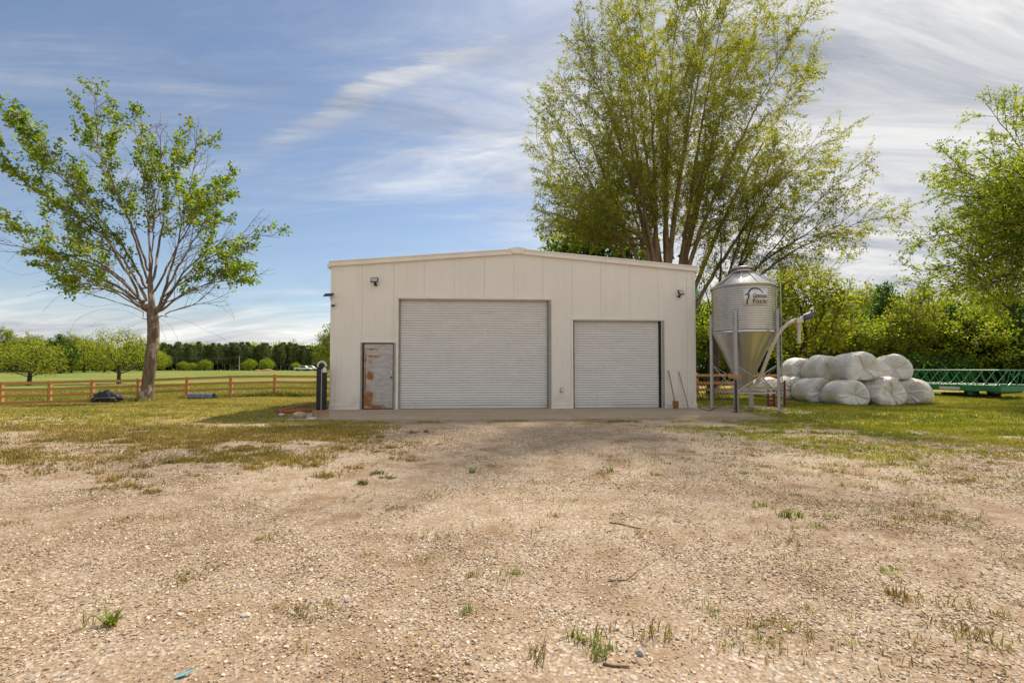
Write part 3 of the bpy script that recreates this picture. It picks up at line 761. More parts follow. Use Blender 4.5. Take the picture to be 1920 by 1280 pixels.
for k in range(13):
    z = 0.25 + k * 0.30; MB().tube([ldir * (SR + 0.15) + lt * 0.17 + Vector((0, 0, z)), ldir * (SR + 0.15) - lt * 0.17 + Vector((0, 0, z))], 0.012, 6).build('rung', M['leg'], lad)
# roof ladder
for sg in (-1, 1):
    MB().tube([ldir * (SR + 0.10) + lt * 0.12 * sg + Vector((0, 0, zc1 + 0.05)), ldir * 0.40 + lt * 0.12 * sg + Vector((0, 0, zc1 + 0.50))], 0.012, 6).build('roof_rail', M['leg'], lad)
# feed auger tube, head, motor and drop spout
aug = [(1402, 739, 14.25), (1412, 727, 14.15), (1424, 709, 14.0), (1433, 687, 13.85), (1441, 665, 13.75), (1449, 646, 13.65), (1458, 628, 13.6), (1467, 616, 13.55), (1478, 606, 13.5), (1492, 599, 13.5)]
apts = [at(*p) - SC for p in aug]
MB().tube([apts[0] + Vector((-0.02, 0.1, 0.03)), Vector((0, 0, 0.68)), Vector((0, 0, 0.8))], [0.09, 0.15, 0.19], 14).build('boot', M['pvc'], bin_, smooth=True)
MB().tube(apts, 0.052, 14).build('auger_tube', M['pvc'], bin_, smooth=True)
hd_ = at(1497, 600, 13.5) - SC
ah = MB().box(-0.11, 0.10, -0.085, 0.085, -0.10, 0.07).build('auger_head', M['pvc'], bin_, 0.02, loc=hd_, rot=(0, R(-12), 0))
MB().tube([hd_ + Vector((0.06, 0, 0.03)), hd_ + Vector((0.16, 0, 0.07)), hd_ + Vector((0.165, 0, 0.072)), hd_ + Vector((0.36, -0.01, 0.14)), hd_ + Vector((0.365, -0.01, 0.142)), hd_ + Vector((0.39, -0.01, 0.15))], [0.07, 0.07, 0.10, 0.10, 0.085, 0.07], 18).build('motor', M['motor'], bin_)
MB().tube([hd_ + Vector((0.0, 0, -0.09)), hd_ + Vector((0.0, 0, -0.70))], 0.05, 14).build('drop_spout', M['pvc'], bin_, smooth=False)
MB().tube([legp(1, 2.75), hd_ + Vector((-0.08, 0.03, 0.06))], 0.012, 6).build('head_stay', M['leg'], bin_)
pa = at(1384, 724, 14.6) - SC; pb = at(1452, 726, 14.4) - SC
MB().tube([pa, pb], 0.055, 12).build('feed_pipe', M['pvc'], bin_)
# printed sign, bent round the body
zs0, zs1 = at(1418, 573, 13.8).z, at(1418, 541, 13.8).z
camdir = math.atan2(-SC.y, -SC.x)
scA = camdir + math.asin(0.40); shalf = 0.40
sv_ = []; sf = []; ns = 16
for k in range(ns + 1):
    a_ = scA + shalf * (k / ns * 2 - 1)
    for z in (zs0, zs1):
        sv_.append((math.cos(a_) * (SR + 0.020), math.sin(a_) * (SR + 0.020), z))
for k in range(ns): sf.append((2 * k, 2 * k + 2, 2 * k + 3, 2 * k + 1))
sg_ = MB().add(sv_, sf).build('sign_panel', plain('sign_film', (0.70, 0.68, 0.66), 0.4, 0.0, 0.08, 6), bin_, smooth=True)
md = sg_.modifiers.new('thick', 'SOLIDIFY'); md.thickness = 0.003
def bend(u, v, off=0.026):
    """u,v in sign units 0..1"""
    a_ = scA + shalf * (u * 2 - 1); return Vector((math.cos(a_) * (SR + off), math.sin(a_) * (SR + off), zs0 + (zs1 - zs0) * v))
def stroke(pts, w):
    o = MB(); n = len(pts); vs_ = []
    for i, (u, v) in enumerate(pts):
        a_ = pts[max(i - 1, 0)]; b_ = pts[min(i + 1, n - 1)]; tx, ty = (b_[0] - a_[0]) * 1.4, b_[1] - a_[1]; l_ = math.hypot(tx, ty) or 1
        nx_, ny_ = -ty / l_, tx / l_; ww = w[i] if isinstance(w, list) else w
        vs_.append(bend(u + nx_ * ww / 1.4, v + ny_ * ww)); vs_.append(bend(u - nx_ * ww / 1.4, v - ny_ * ww))
    o.add(vs_, [(2 * i, 2 * i + 2, 2 * i + 3, 2 * i + 1) for i in range(n - 1)]); return o
lg_ = stroke([(0.14, 0.62), (0.20, 0.70), (0.24, 0.86), (0.33, 0.96), (0.47, 0.985), (0.60, 0.94), (0.70, 0.83), (0.77, 0.68)], [.005, .035, .04, .035, .03, .028, .022, .008])
lg_.build('emblem', M['ink'], sg_)
stroke([(0.05, 0.60), (0.15, 0.66), (0.22, 0.60), (0.21, 0.46), (0.15, 0.30), (0.14, 0.04)], [.006, .045, .04, .034, .03, .028]).build('emblem', M['ink'], sg_)
def text(body_, u0, v0, width, height):
    cu = bpy.data.curves.new('lettering', 'FONT'); cu.body = body_; cu.size = 1.0; cu.resolution_u = 3; cu.offset = 0.022
    to = bpy.data.objects.new('lettering', cu); COL.objects.link(to)
    bpy.context.view_layer.update(); dg = bpy.context.evaluated_depsgraph_get()
    me = bpy.data.meshes.new_from_object(to.evaluated_get(dg)); bpy.data.objects.remove(to); bpy.data.curves.remove(cu)
    xs = [v.co.x for v in me.vertices]; ys = [v.co.y for v in me.vertices]; x0, x1 = min(xs), max(xs); y1 = 0.72
    for v in me.vertices: v.co = bend(u0 + (v.co.x - x0) / (x1 - x0) * width, v0 + v.co.y / y1 * height)
    me.materials.clear(); me.materials.append(M['ink']); link('lettering', me, sg_)
text('G', 0.36, 0.42, 0.11, 0.25); text('ERRISH', 0.485, 0.42, 0.47, 0.19)
text('P', 0.36, 0.12, 0.10, 0.25); text('OULTRY', 0.475, 0.12, 0.48, 0.19)

# black cable lying between wall corner and bin
cb = [(1307, 762), (1316, 768), (1330, 771), (1348, 767), (1360, 757)]
pts = [gpt(*p) + Vector((0, 0, 0.02)) for p in cb]; pts[-1].z += 0.35; pts[-2].z += 0.08
pp = []
for i in range(len(pts) - 1):
    for k in range(5): pp.append(pts[i].lerp(pts[i + 1], k / 5))
tag(MB().tube(pp, 0.014, 6).build('power_cable', M['black'], smooth=True), 'black cable lying on the slab between wall corner and feed bin', 'cable')

# ---------------------------------------------------------------- wrapped bales
def bale_mat():
    m = Mat('stretch_film', 0.33, 0, 0.45)
    v = m.coord()
    n = m.noise(v, 1.3, 5, 0.6)
    c = m.ramp(n, [(0.3, (0.68, 0.64, 0.57)), (0.7, (0.83, 0.80, 0.75))])
    # bands of film with straw showing through, mud near the ground
    bnd = m.noise(m.coord(scale=(1.0, 3.4, 3.4)), 1.5, 6, 0.65, 0.4)
    c = m.mix(m.ss(bnd, 0.55, 0.75, 0, 0.5), c, (0.50, 0.39, 0.26))
    oi = m.node('ShaderNodeObjectInfo')
    c = m.mix(m.math('MULTIPLY', m.ss(m.noise(m.coord(scale=(1, 1, 2.5)), 2.2, 5, 0.6), 0.48, 0.6, 0, 0.7), m.ss(oi.outputs['Random'], 0.6, 0.95)), c, (0.50, 0.36, 0.25))
    sp = m.node('ShaderNodeSeparateXYZ'); m.lk(v, sp.inputs[0])
    mud = m.math('MULTIPLY', m.ss(sp.outputs[2], -0.52, -0.2, 1, 0), m.ss(m.noise(v, 4, 5, 0.6), 0.45, 0.6))
    c = m.mix(m.math('MULTIPLY', mud, 0.6), c, (0.27, 0.17, 0.09))
    m.color(c)
    fold = m.noise(m.coord(scale=(2.2, 9, 9)), 1.3, 4, 0.55, 0.8)
    wv_ = m.node('ShaderNodeTexWave', wave_type='BANDS', bands_direction='X'); m.lk(v, wv_.inputs['Vector']); wv_.inputs['Scale'].default_value = 2.6; wv_.inputs['Distortion'].default_value = 3.0; wv_.inputs['Detail'].default_value = 3
    cr_ = m.noise(m.coord(scale=(3, 3, 3)), 3.0, 8, 0.7, 1.2)
    dn = m.node('ShaderNodeTexNoise'); m.lk(v, dn.inputs['Vector']); dn.inputs['Scale'].default_value = 2.0
    warp = m.node('ShaderNodeVectorMath', operation='MULTIPLY_ADD'); m.lk(dn.outputs['Color'], warp.inputs[0]); warp.inputs[1].default_value = (1.1, 1.1, 1.1); m.lk(m.coord(scale=(1.6, 3.2, 2.4), rot=(0.4, 0.3, 0.5)), warp.inputs[2])
    vz = m.node('ShaderNodeTexVoronoi', feature='DISTANCE_TO_EDGE'); m.lk(warp.outputs[0], vz.inputs['Vector']); vz.inputs['Scale'].default_value = 1.3
    cre = m.ss(vz.outputs[0], 0.0, 0.16)
    m.bump(m.math('ADD', m.math('ADD', fold, m.math('MULTIPLY', wv_.outputs['Fac'], 0.22)), m.math('ADD', m.math('MULTIPLY', cr_, 0.5), m.math('MULTIPLY', cre, 0.10))), 0.6, 0.05)
    return m.m
M['film'] = bale_mat()
def bale_mesh(seed, rx=0.62, rz=0.56, ln=1.28):
    r = np.random.default_rng(seed); nt = 112
    # profile along the axis (x): t in 0..1, radius factor
    prof = [(-0.50, 0.0), (-0.512, 0.05), (-0.518, 0.14), (-0.526, 0.3), (-0.532, 0.5), (-0.532, 0.64), (-0.528, 0.74), (-0.515, 0.83), (-0.49, 0.90), (-0.455, 0.95), (-0.40, 0.98), (-0.32, 1.0), (-0.2, 1.005), (-0.08, 1.012), (0, 1.015)]
    prof = prof + [(-a, b) for a, b in prof[-2::-1]]
    th = np.linspace(0, 2 * np.pi, nt, endpoint=False)
    ph = r.uniform(0, 6.28, 8); V = []; plt_ = []
    for q in range(2):          # irregular gathers of film at each end
        g = np.zeros(nt)
        for _ in range(15):
            c_0 = r.uniform(0, 2 * np.pi); w_ = r.uniform(0.05, 0.16); d_ = (th - c_0 + np.pi) % (2 * np.pi) - np.pi
            g += r.uniform(-1.0, 0.45) * np.clip(1 - np.abs(d_) / w_, 0, 1)
        plt_.append(g)
    for a_, k in prof:
        end = min(1, max(0, (abs(a_) - 0.28) / 0.24)); sidex = 0 if a_ < 0 else 3
        pl = plt_[0 if a_ < 0 else 1] * (0.085 * end * (0.25 + k))
        big_ = 0.045 * np.sin(2 * th + ph[2] + a_ * 3) + 0.03 * np.sin(3 * th + ph[3] - a_ * 5) + 0.012 * np.sin(5 * th + ph[4] + a_ * 9)
        band = 0.008 * np.sin(a_ * 34 + ph[5] + 2 * np.sin(th + ph[6]))
        rad = k * (1 + big_ + band * (1 - end)) + pl * (0.25 if k < .06 else 1) * min(1, k * 3)
        y = rad * np.cos(th) * rx; z = rad * np.sin(th) * rz
        z = z * np.where(z > 0, 1.0 + 0.10 * np.cos(th * 1.0 - np.pi / 2) ** 4 * (seed % 3 - 0.6), 1.0); zf = -0.74 * rz; z = np.where(z < zf, zf + (z - zf) * 0.2, z)       # flattened underside
        spread = 1 + 0.16 * np.clip(-z / rz, 0, 1) - 0.04 * np.clip(z / rz, 0, 1)
        x = np.full(nt, a_ * ln) - np.sign(a_) * 0.06 * end * (1 - k) + 0.02 * np.sin(th * 3 + ph[7]) * end - pl * np.sign(a_) * 0.9 * (1 if k > .05 else 0)
        V.append(np.stack([x, y * spread, z], 1))
    V = np.concatenate(V); m_ = len(prof); ii = np.arange(m_ * nt).reshape(m_, nt); jj = np.roll(ii, -1, 1)
    fc = np.stack([ii[:-1].ravel(), jj[:-1].ravel(), jj[1:].ravel(), ii[1:].ravel()], 1)
    return mesh_np('hay_bale', V, [fc], M['film'], True)
ZB = 0.56 * 0.78
def bale(seed, x, y, zbase, ang, label, tilt=0, **k):
    me = bale_mesh(seed, **k); zz_ = [v.co.z for v in me.vertices]
    o = link('hay_bale', me, None, (x, y, zbase - min(zz_)), (R(tilt), 0, R(ang)))
    tag(o, label, 'hay bale', 'plastic wrapped bales piled on the lawn'); return o
g0 = lambda x, y: float(gz(x, y)) - 0.01
bale(1, 13.32, 18.25, g0(13.3, 18.2), 82, 'white wrapped bale with star shaped folds, left of the two front end-on bales')
bale(2, 14.52, 18.05, g0(14.5, 18.0), 92, 'wrapped bale with brown tinted film, between two whiter bales at the front')
bale(3, 16.3, 18.6, g0(16.3, 18.6), 40, 'clean white wrapped bale at the right end of the bottom row', ln=1.45)
bale(4, 13.05, 19.75, g0(13, 19.7), 86, 'low white wrapped bale just behind the star folded bale in the bottom row')
bale(5, 12.95, 21.2, g0(13, 21.2), 84, 'white wrapped bale with rusty scrap lying in front of it')
bale(6, 12.75, 22.8, g0(12.7, 22.8), 90, 'rearmost wrapped bale of the bottom row, behind the feed bin ladder')
bale(7, 13.92, 18.5, 0.86, 84, 'largest wrapped bale on top of the pile, over the two front end-on bales', rx=0.68, rz=0.60)
bale(8, 13.75, 20.15, 0.86, 88, 'middle wrapped bale of the three top bales in line')
bale(9, 13.6, 21.6, 0.84, 82, 'leftmost wrapped bale on top of the pile')
bale(10, 15.75, 18.9, 0.86, 60, 'rightmost wrapped bale on top of the pile, set apart from the others')

# ---------------------------------------------------------------- green feeder wagon
FO = Vector((22.5, 21.0, float(gz(22.5, 21.0)))); fa = math.atan2(0.954, -0.30)
fd_ = empty('hay_feeder_wagon', FO, fa); tag(fd_, 'green steel hay feeder wagon with slanted bars beside the wrapped bales', 'hay feeder')
FL, FW = 7.2, 2.3; zb0, zb1, zt_ = 0.36, 0.60, 1.36
def ends():
    return [((0, 0), (FL, 0)), ((0, -FW), (FL, -FW)), ((0, 0), (0, -FW)), ((FL, 0), (FL, -FW))]
for (p, q) in ends():
    P, Q = Vector((*p, 0)), Vector((*q, 0)); d_ = (Q - P).normalized(); out = Vector((d_.y, -d_.x, 0))
    MB().bar(P + Vector((0, 0, (zb0 + zb1) / 2)), Q + Vector((0, 0, (zb0 + zb1) / 2)), 0.05, zb1 - zb0).build('pan_side', M['green'], fd_, 0.006)
    MB().tube([P + Vector((0, 0, zt_)), Q + Vector((0, 0, zt_))], 0.035, 10).build('top_rail', M['green'], fd_)
    MB().tube([P + Vector((0, 0, zb1 + 0.06)), Q + Vector((0, 0, zb1 + 0.06))], 0.02, 8).build('lower_rail', M['green'], fd_)
    ln_ = (Q - P).length; n = int(ln_ / 0.36)
    for i in range(n):
        x = 0.06 + i * (ln_ - 0.5) / max(n - 1, 1)
        MB().tube([P + d_ * x + Vector((0, 0, zb1)), P + d_ * (x + 0.36) + Vector((0, 0, zt_))], 0.019, 6).build('slant_bar', M['green'], fd_)
# inner vee of the cradle
for i in range(15):
    x = 0.3 + i * 0.47
    for s_ in (0, -FW):
        MB().tube([(x, s_ + (-0.05 if s_ == 0 else 0.05), zt_), (x + 0.1, -FW / 2 + (0.5 if s_ == 0 else -0.5), 0.75), (x + 0.1, -FW / 2 + (0.25 if s_ == 0 else -0.25), zb1)], 0.018, 6).build('cradle_bar', M['green'], fd_)
MB().box(0.03, FL - 0.03, -FW + 0.03, -0.03, zb0 + 0.01, zb0 + 0.03).build('pan_floor', M['green'], fd_)
MB().box(1.5, 2.35, 0.026, 0.03, zb0 + 0.05, zb1 - 0.05).build('decal', M['white'], fd_)
for x in (0.3, FL - 0.3): MB().bar((x, -0.1, zb0 - 0.05), (x, -FW + 0.1, zb0 - 0.05), 0.09, 0.09).build('axle', M['black'], fd_)
for x in (1.2, FL - 1.2):
    for y in (-0.28, -FW + 0.28):
        wh = empty('wheel', (x, y, 0.0)); wh.parent = fd_
        MB().lathe([(0.13, -0.085), (0.25, -0.085), (0.28, -0.05), (0.285, 0), (0.28, 0.05), (0.25, 0.085), (0.13, 0.085)], 28).build('tyre', M['tyre'], wh, smooth=True, loc=(0, 0, 0.285), rot=(R(90), 0, 0))
        MB().lathe([(0.0, -0.05), (0.05, -0.06), (0.06, -0.03), (0.135, -0.06), (0.135, 0.06), (0.0, 0.05)], 24).build('rim', M['green'], wh, loc=(0, 0, 0.285), rot=(R(90), 0, 0))
# timber lying in front of it
p0, p1 = gpt(1766, 739), gpt(1870, 744)
tag(MB().tube([p0 + Vector((0, 0, 0.06)), p0.lerp(p1, .5) + Vector((0, 0.06, 0.075)), p1 + Vector((0, 0, 0.06))], [0.06, 0.075, 0.055], 8).build('log', M['stick'], smooth=True), 'long dead log lying on the grass in front of the green feeder', 'log')

# ---------------------------------------------------------------- board fences
def fence(name, posts, label, hts=(1.10, 0.78, 0.46, 0.12), ph=1.2, ground=gz):
    f = empty(name, (posts[0][0], posts[0][1], float(ground(*posts[0])))); tag(f, label, 'fence'); o = f.location
    pm = MB().box(-0.075, 0.075, -0.075, 0.075, -0.3, ph)
    pm.add([(-.085, -.085, ph), (.085, -.085, ph), (.085, .085, ph), (-.085, .085, ph), (0, 0, ph + 0.035)], [(0, 1, 2, 3), (0, 1, 4), (1, 2, 4), (2, 3, 4), (3, 0, 4)])
    pmesh = pm.mesh('post', M['fencepost'], 0.006)
    P = [Vector((x, y, float(ground(x, y)))) for x, y in posts]
    for p in P: link('post', pmesh, f, p - o, (R(random.uniform(-1, 1)), R(random.uniform(-1, 1)), R(random.uniform(-4, 4)) + math.atan2(posts[-1][1] - posts[0][1], posts[-1][0] - posts[0][0])))
    for a_, b_ in zip(P[:-1], P[1:]):
        for h_ in hts:
            j1_, j2_ = random.uniform(-.015, .015), random.uniform(-.015, .015)
            fr_ = Vector((0, -0.098, 0))
            dd = (b_ - a_).normalized() * 0.006
            MB().bar(a_ - o + fr_ + dd + Vector((0, 0, h_ + j1_)), b_ - o + fr_ - dd + Vector((0, 0, h_ + j2_)), 0.036, 0.14).build('rail', M['fence'], f, 0.003)
    return f
fx = [-90, 5, 95, 175, 262, 352, 434, 516, 598, 680]
fy = [22.6, 22.9, 23.2, 23.9, 24.3, 24.8, 25.0, 25.1, 25.2, 25.3]
fence('board_fence', [((x - 960) / F * y, y) for x, y in zip(fx, fy)], 'orange brown four board fence between the yard and the green field')
fence('board_fence', [(7.6 + i * 2.44, 24.6 + 0.12 * i) for i in range(5)], 'yellowish board fence behind the feed bin', (1.05, 0.66, 0.3), 1.15)

# ---------------------------------------------------------------- standpipe by the left corner
sp0 = gpt(594, 772); hy = empty('water_standpipe', (sp0.x, sp0.y + 0.25, float(gz(sp0.x, sp0.y)))); Yh = hy.location.y
tag(hy, 'black post with dark pipe and white hose top at the left building corner', 'standpipe')
pxm = Yh / F
zt1 = at(590, 681, Yh).z; zt2 = at(602, 697, Yh).z
MB().box(-0.11, 0.10, -0.02, 0.16, -0.1, zt1).build('post', plain('black_painted_post', (0.028, 0.018, 0.016), 0.4, 0, 0.6, 3), hy, 0.02, loc=(-0.02, 0, 0))
MB().tube([(0.14, -0.03, -0.05), (0.14, -0.03, zt2)], 0.075, 14).build('pipe', M['black'], hy)
MB().tube([(0.14, -0.03, zt2 + 0.002), (0.14, -0.03, zt2 + 0.10), (0.14, -0.03, zt2 + 0.13), (0.14, -0.03, zt2 + 0.17)], [0.07, 0.07, 0.04, 0.03], 12).build('valve', M['white'], hy)
hoop = [Vector((0.16 - 0.10 + 0.13 * math.cos(t_), -0.05, zt1 - 0.06 + 0.13 * math.sin(t_))) for t_ in np.linspace(-0.2, math.pi + 0.3, 12)]
MB().tube(hoop, 0.03, 8).build('hose_loop', M['white'], hy, smooth=True)
MB().tube([(0.05, -0.05, 0.05), (0.055, -0.05, zt2 + 0.1)], 0.010, 6).build('cord', M['white'], hy)
blk = gpt(596, 783); cbk = empty('concrete_block', (blk.x + 0.03, blk.y + 0.1, float(gz(blk.x, blk.y)) - 0.01), R(14)); tag(cbk, 'tan concrete block with open core in front of the black standpipe', 'block')
cbm = plain('block_concrete', (0.36, 0.25, 0.16), 0.9, 0, 0.25, 8)
for (x0, x1, y0, y1, nm) in ((-0.2, 0.2, -0.1, -0.065, 'face'), (-0.2, 0.2, 0.065, 0.1, 'face'), (-0.2, -0.165, -0.064, 0.064, 'web'), (-0.018, 0.018, -0.064, 0.064, 'web'), (0.165, 0.2, -0.064, 0.064, 'web')):
    MB().box(x0, x1, y0, y1, 0, 0.2).build(nm, cbm, cbk, 0.004)
def rock(name, px, py, size, label, mat, seed, flat=0.7):
    p = gpt(px, py); bm = bmesh.new(); bmesh.ops.create_icosphere(bm, subdivisions=3, radius=1)
    r = random.Random(seed); dirs_ = [Vector((r.gauss(0, 1), r.gauss(0, 1), r.gauss(0, 1))).normalized() for _ in range(14)]; hs = [r.uniform(0.55, 0.95) for _ in dirs_]
    for v in bm.verts:
        for d_, h_ in zip(dirs_, hs):
            t_ = v.co.dot(d_)
            if t_ > h_: v.co -= d_ * (t_ - h_) * 0.9
        v.co = Vector((v.co.x * size * 1.15, v.co.y * size, v.co.z * size * flat))
    me = bpy.data.meshes.new(name); bm.to_mesh(me); bm.free(); me.materials.append(mat)
    o = link(name, me, None, (p.x, p.y + size, p.z + size * flat * 0.55), (0, 0, r.uniform(0, 6))); tag(o, label, 'rock'); return o
rkm = plain('rock_tan', (0.44, 0.34, 0.23), 0.9, 0, 0.3, 6); rkm2 = plain('rock_pale', (0.56, 0.49, 0.41), 0.9, 0, 0.2, 7)
rock('rock', 556, 786, 0.19, 'rounded tan rock left of the concrete block', rkm, 3)
rock('rock', 580, 788, 0.16, 'flat pale rock right beside the concrete block', rkm2, 4, 0.3)
rock('rock', 526, 780, 0.10, 'small grey rock at the edge of the dirt strip left of the tan rock', rkm2, 6, 0.6)
# red irrigation pipes lying behind
for i, (a_, b_, lab) in enumerate((((520, 774), (612, 753), 'longest rust red pipe lying on the dirt behind the rocks'), ((522, 776), (592, 771), 'rust red pipe lying nearest the tan rock'), ((600, 762), (615, 768), 'short rust red pipe between the standpipe and the wall'))):
    p, q = gpt(*a_), gpt(*b_); z = Vector((0, 0, 0.05))
    tag(MB().tube([p + z, p.lerp(q, .5) + z * 1.1, q + z], 0.045, 10).build('steel_pipe', plain('rust_red_paint', (0.36, 0.085, 0.04), 0.65, 0, 0.3, 8), smooth=False), lab, 'pipe')

# ---------------------------------------------------------------- things by the left fence
mw = at(203, 750, 22.7); mw.z = float(gz(mw.x, mw.y)); mo = empty('push_mower', (mw.x, mw.y, mw.z), R(6)); tag(mo, 'black covered push mower with folded handle at the foot of the fence', 'mower')
sh = bmesh.new(); bmesh.ops.create_icosphere(sh, subdivisions=4, radius=1)
for v in sh.verts:
    x, y, z = v.co; f_ = 1 + 0.10 * math.sin(x * 7 + 1) * math.cos(y * 6) + 0.07 * math.sin(z * 9 + x * 11) + 0.05 * math.sin(x * 17 + y * 13)
    v.co = Vector((x * 0.66 * f_, y * 0.38 * f_, max(0, z * f_ + 0.42) * 0.44 * (1.0 - 0.28 * max(0, x))))
me = bpy.data.meshes.new('cover'); sh.to_mesh(me); sh.free(); me.polygons.foreach_set('use_smooth', [True] * len(me.polygons)); me.materials.append(plain('black_cover', (0.010, 0.010, 0.012), 0.5, 0, 0.4, 5)); link('cover', me, mo)
for x, y in ((-0.38, -0.36), (0.32, -0.36)):
    wl_ = MB().lathe([(0.03, -0.03), (0.13, -0.03), (0.14, 0), (0.13, 0.03), (0.03, 0.03)], 24).build('wheel', M['tyre'], mo, loc=(x, y - 0.03, 0.14), rot=(R(90), 0, 0))
    MB().lathe([(0.0, -0.032), (0.07, -0.034), (0.07, 0.03)], 16).build('hub', M['steel'], wl_)
for y in (-0.2, 0.2): MB().tube([(0.45, y, 0.30), (1.05, y, 0.24), (1.42, y, 0.26)], 0.013, 6).build('handle_tube', M['steel'], mo)
MB().tube([(1.42, -0.2, 0.26), (1.42, 0.2, 0.26)], 0.013, 6).build('handle_grip', M['black'], mo)
MB().tube([(1.40, 0.0, 0.2), (1.40, 0.0, 0.42)], 0.012, 6).build('lever', M['black'], mo)
MB().tube([(-0.5, -0.41, 0.12), (-0.2, -0.43, 0.27), (0.2, -0.40, 0.30), (0.55, -0.34, 0.28)], 0.014, 6).build('strap', M['steel'], mo, smooth=True)
ra, rb = at(355, 746, 23.9), at(402, 745, 23.9); ra.z = float(gz(ra.x, ra.y)); rb.z = float(gz(rb.x, rb.y))
ro = empty('wire_roll', (ra.x, ra.y, ra.z)); tag(ro, 'blue grey roll of fence wire lying in the grass by the fence', 'wire roll')
dv = rb - ra; dv.z = 0
MB().tube([Vector((0, 0, 0.16)), dv + Vector((0, -0.05, 0.16))], 0.16, 24, cap=False).build('outer_layer', M['bluegrey'], ro)
md_ = MB()
for k in range(10): md_.lathe([(0.16, -0.008), (0.172, 0.0), (0.16, 0.008)], 20)
for k in range(11):
    p = Vector((0, 0, 0.16)).lerp(dv + Vector((0, -0.05, 0.16)), k / 10)
    w_ = MB().tube([p - dv.normalized() * 0.006, p + dv.normalized() * 0.006], 0.166, 24, cap=False).build('wire_hoop', M['steel'], ro)
for rr in (0.12, 0.07): MB().tube([Vector((0, 0, 0.16)), dv + Vector((0, -0.05, 0.16))], rr, 20, cap=False).build('inner_layer', M['bluegrey'], ro)

# ---------------------------------------------------------------- clutter behind the bin
def redrack(px, py, Y, h, label):
    p = at(px, py, Y); g = float(gz(p.x, Y)); t = empty('red_frame', (p.x, Y, g), R(20)); tag(t, label, 'frame')
    for x in (-0.14, 0.14): MB().bar((x, 0, 0), (x, 0, h), 0.05, 0.05).build('upright', M['red'], t, 0.004)
    for k in range(4): MB().bar((-0.113, 0, 0.1 + k * (h - 0.2) / 3), (0.113, 0, 0.1 + k * (h - 0.2) / 3), 0.05, 0.05).build('crossbar', M['red'], t, 0.004)
    for x in (-0.14, 0.14): MB().bar((x, 0.028, 0.025), (x, 0.45, 0.025), 0.05, 0.05).build('foot', M['red'], t, 0.004)
redrack(1446, 760, 16.2, 0.62, 'low red steel frame seen between the feed bin legs'); redrack(1466, 760, 16.0, 0.95, 'tall red steel frame just right of the feed bin ladder')
gt0 = at(1306, 740, 19.5); gt = empty('slatted_gate', (gt0.x - 0.6, 19.6, float(gz(gt0.x, 19.6))), R(8)); tag(gt, 'dark slatted metal panel leaning beside the building corner', 'gate panel')
MB().bar((0, 0, 1.02), (2.0, 0.25, 1.02), 0.04, 0.04).build('frame_rail', M['black'], gt); MB().bar((0, 0, 0.05), (2.4, 0, 0.05), 0.04, 0.04).build('frame_rail', M['black'], gt)
for k in range(13): MB().bar((0.02 + k * 0.15, 0.02 + .01 * k, 1.0), (0.45 + k * 0.15, 0.01, 0.07), 0.03, 0.02).build('slat', M['rustmetal'] if k % 3 else M['black'], gt)
scr = plain('scrap_brown', (0.20, 0.10, 0.055), 0.9, 0, 0.4, 6)
sl = empty('scrap_pile', gpt(1500, 748)); tag(sl, 'low pile of rusty scrap boards and wire in front of the left bales', 'scrap pile')
rr_ = random.Random(5)
for k in range(22):
    a_ = rr_.uniform(0, 3.14); l_ = rr_.uniform(0.25, 0.7); c = Vector((rr_.uniform(-0.75, 0.75), rr_.uniform(-0.1, 0.7), rr_.uniform(0.03, 0.30)))
    d_ = Vector((math.cos(a_), math.sin(a_), rr_.uniform(-0.25, 0.25))) * l_ / 2
    MB().bar(c - d_, c + d_, rr_.uniform(0.03, 0.09), 0.025).build('board' if k % 2 else 'scrap_bar', M['rustmetal'] if k % 3 else scr, sl)
for k in range(3):
    MB().tube([(0.3 + k * 0.02 + 0.28 * math.cos(t_), -0.25 + 0.1 * math.sin(t_), 0.10 + 0.05 * k + 0.02 * math.sin(3 * t_)) for t_ in np.linspace(0, 6.1, 20)], 0.012, 5).build('wire_coil', M['steel'], sl)
pl_ = empty('timber_beam', gpt(1410, 746)); tag(pl_, 'weathered timber beam lying on the ground behind the feed bin', 'beam')
MB().bar((-0.9, 2.2, 0.12), (1.5, 2.0, 0.12), 0.16, 0.16).build('beam', M['oldwood'], pl_, 0.01)

# ---------------------------------------------------------------- vegetation builders
def grow(trunk, targets, bf=0.5, seg=0.5, updown=0.0):
    """join targets to a growing tree, each to the node with the least (distance + bf * path length)"""
    T = np.asarray(targets, float); n = len(T)
    N = [np.array(p, float) for p in trunk]; par = [-1] + list(range(len(trunk) - 1))
    pl = [0.0]
    for i in range(1, len(N)): pl.append(pl[-1] + float(np.linalg.norm(N[i] - N[i - 1])))
    best = np.full(n, 1e9); bp = np.zeros(n, int); alive = np.ones(n, bool)
    def upd(j, first=0.0):
        nonlocal best, bp
        dv_ = T - N[j]; d = np.linalg.norm(dv_, axis=1)
        pen = np.clip(-dv_[:, 2], 0, None) * updown
        c = d + bf * pl[j] + pen + first
        k = c < best; best[k] = c[k]; bp[k] = j
    tl = pl[-1]
    for j in range(len(N)):
        upd(j, 0.0 if pl[j] > 0.55 * tl else 1e5 if pl[j] < 0.35 * tl else 2.0)
    tip = np.zeros(n, int)
    for _ in range(n):
        b = np.where(alive, best, 1e18); i = int(np.argmin(b))
        alive[i] = False; j = bp[i]; a = N[j]; d = T[i] - a; ln = float(np.linalg.norm(d)); k = max(1, int(math.ceil(ln / seg)))
        pj = j
        for q in range(1, k + 1):
            N.append(a + d * q / k); par.append(pj); pl.append(pl[pj] + ln / k); pj = len(N) - 1; upd(pj)
        tip[i] = pj
    N = np.array(N); par = np.array(par)
    ch = [[] for _ in par]
    for i, p in enumerate(par):
        if p >= 0: ch[p].append(i)
    return N, par, ch, tip
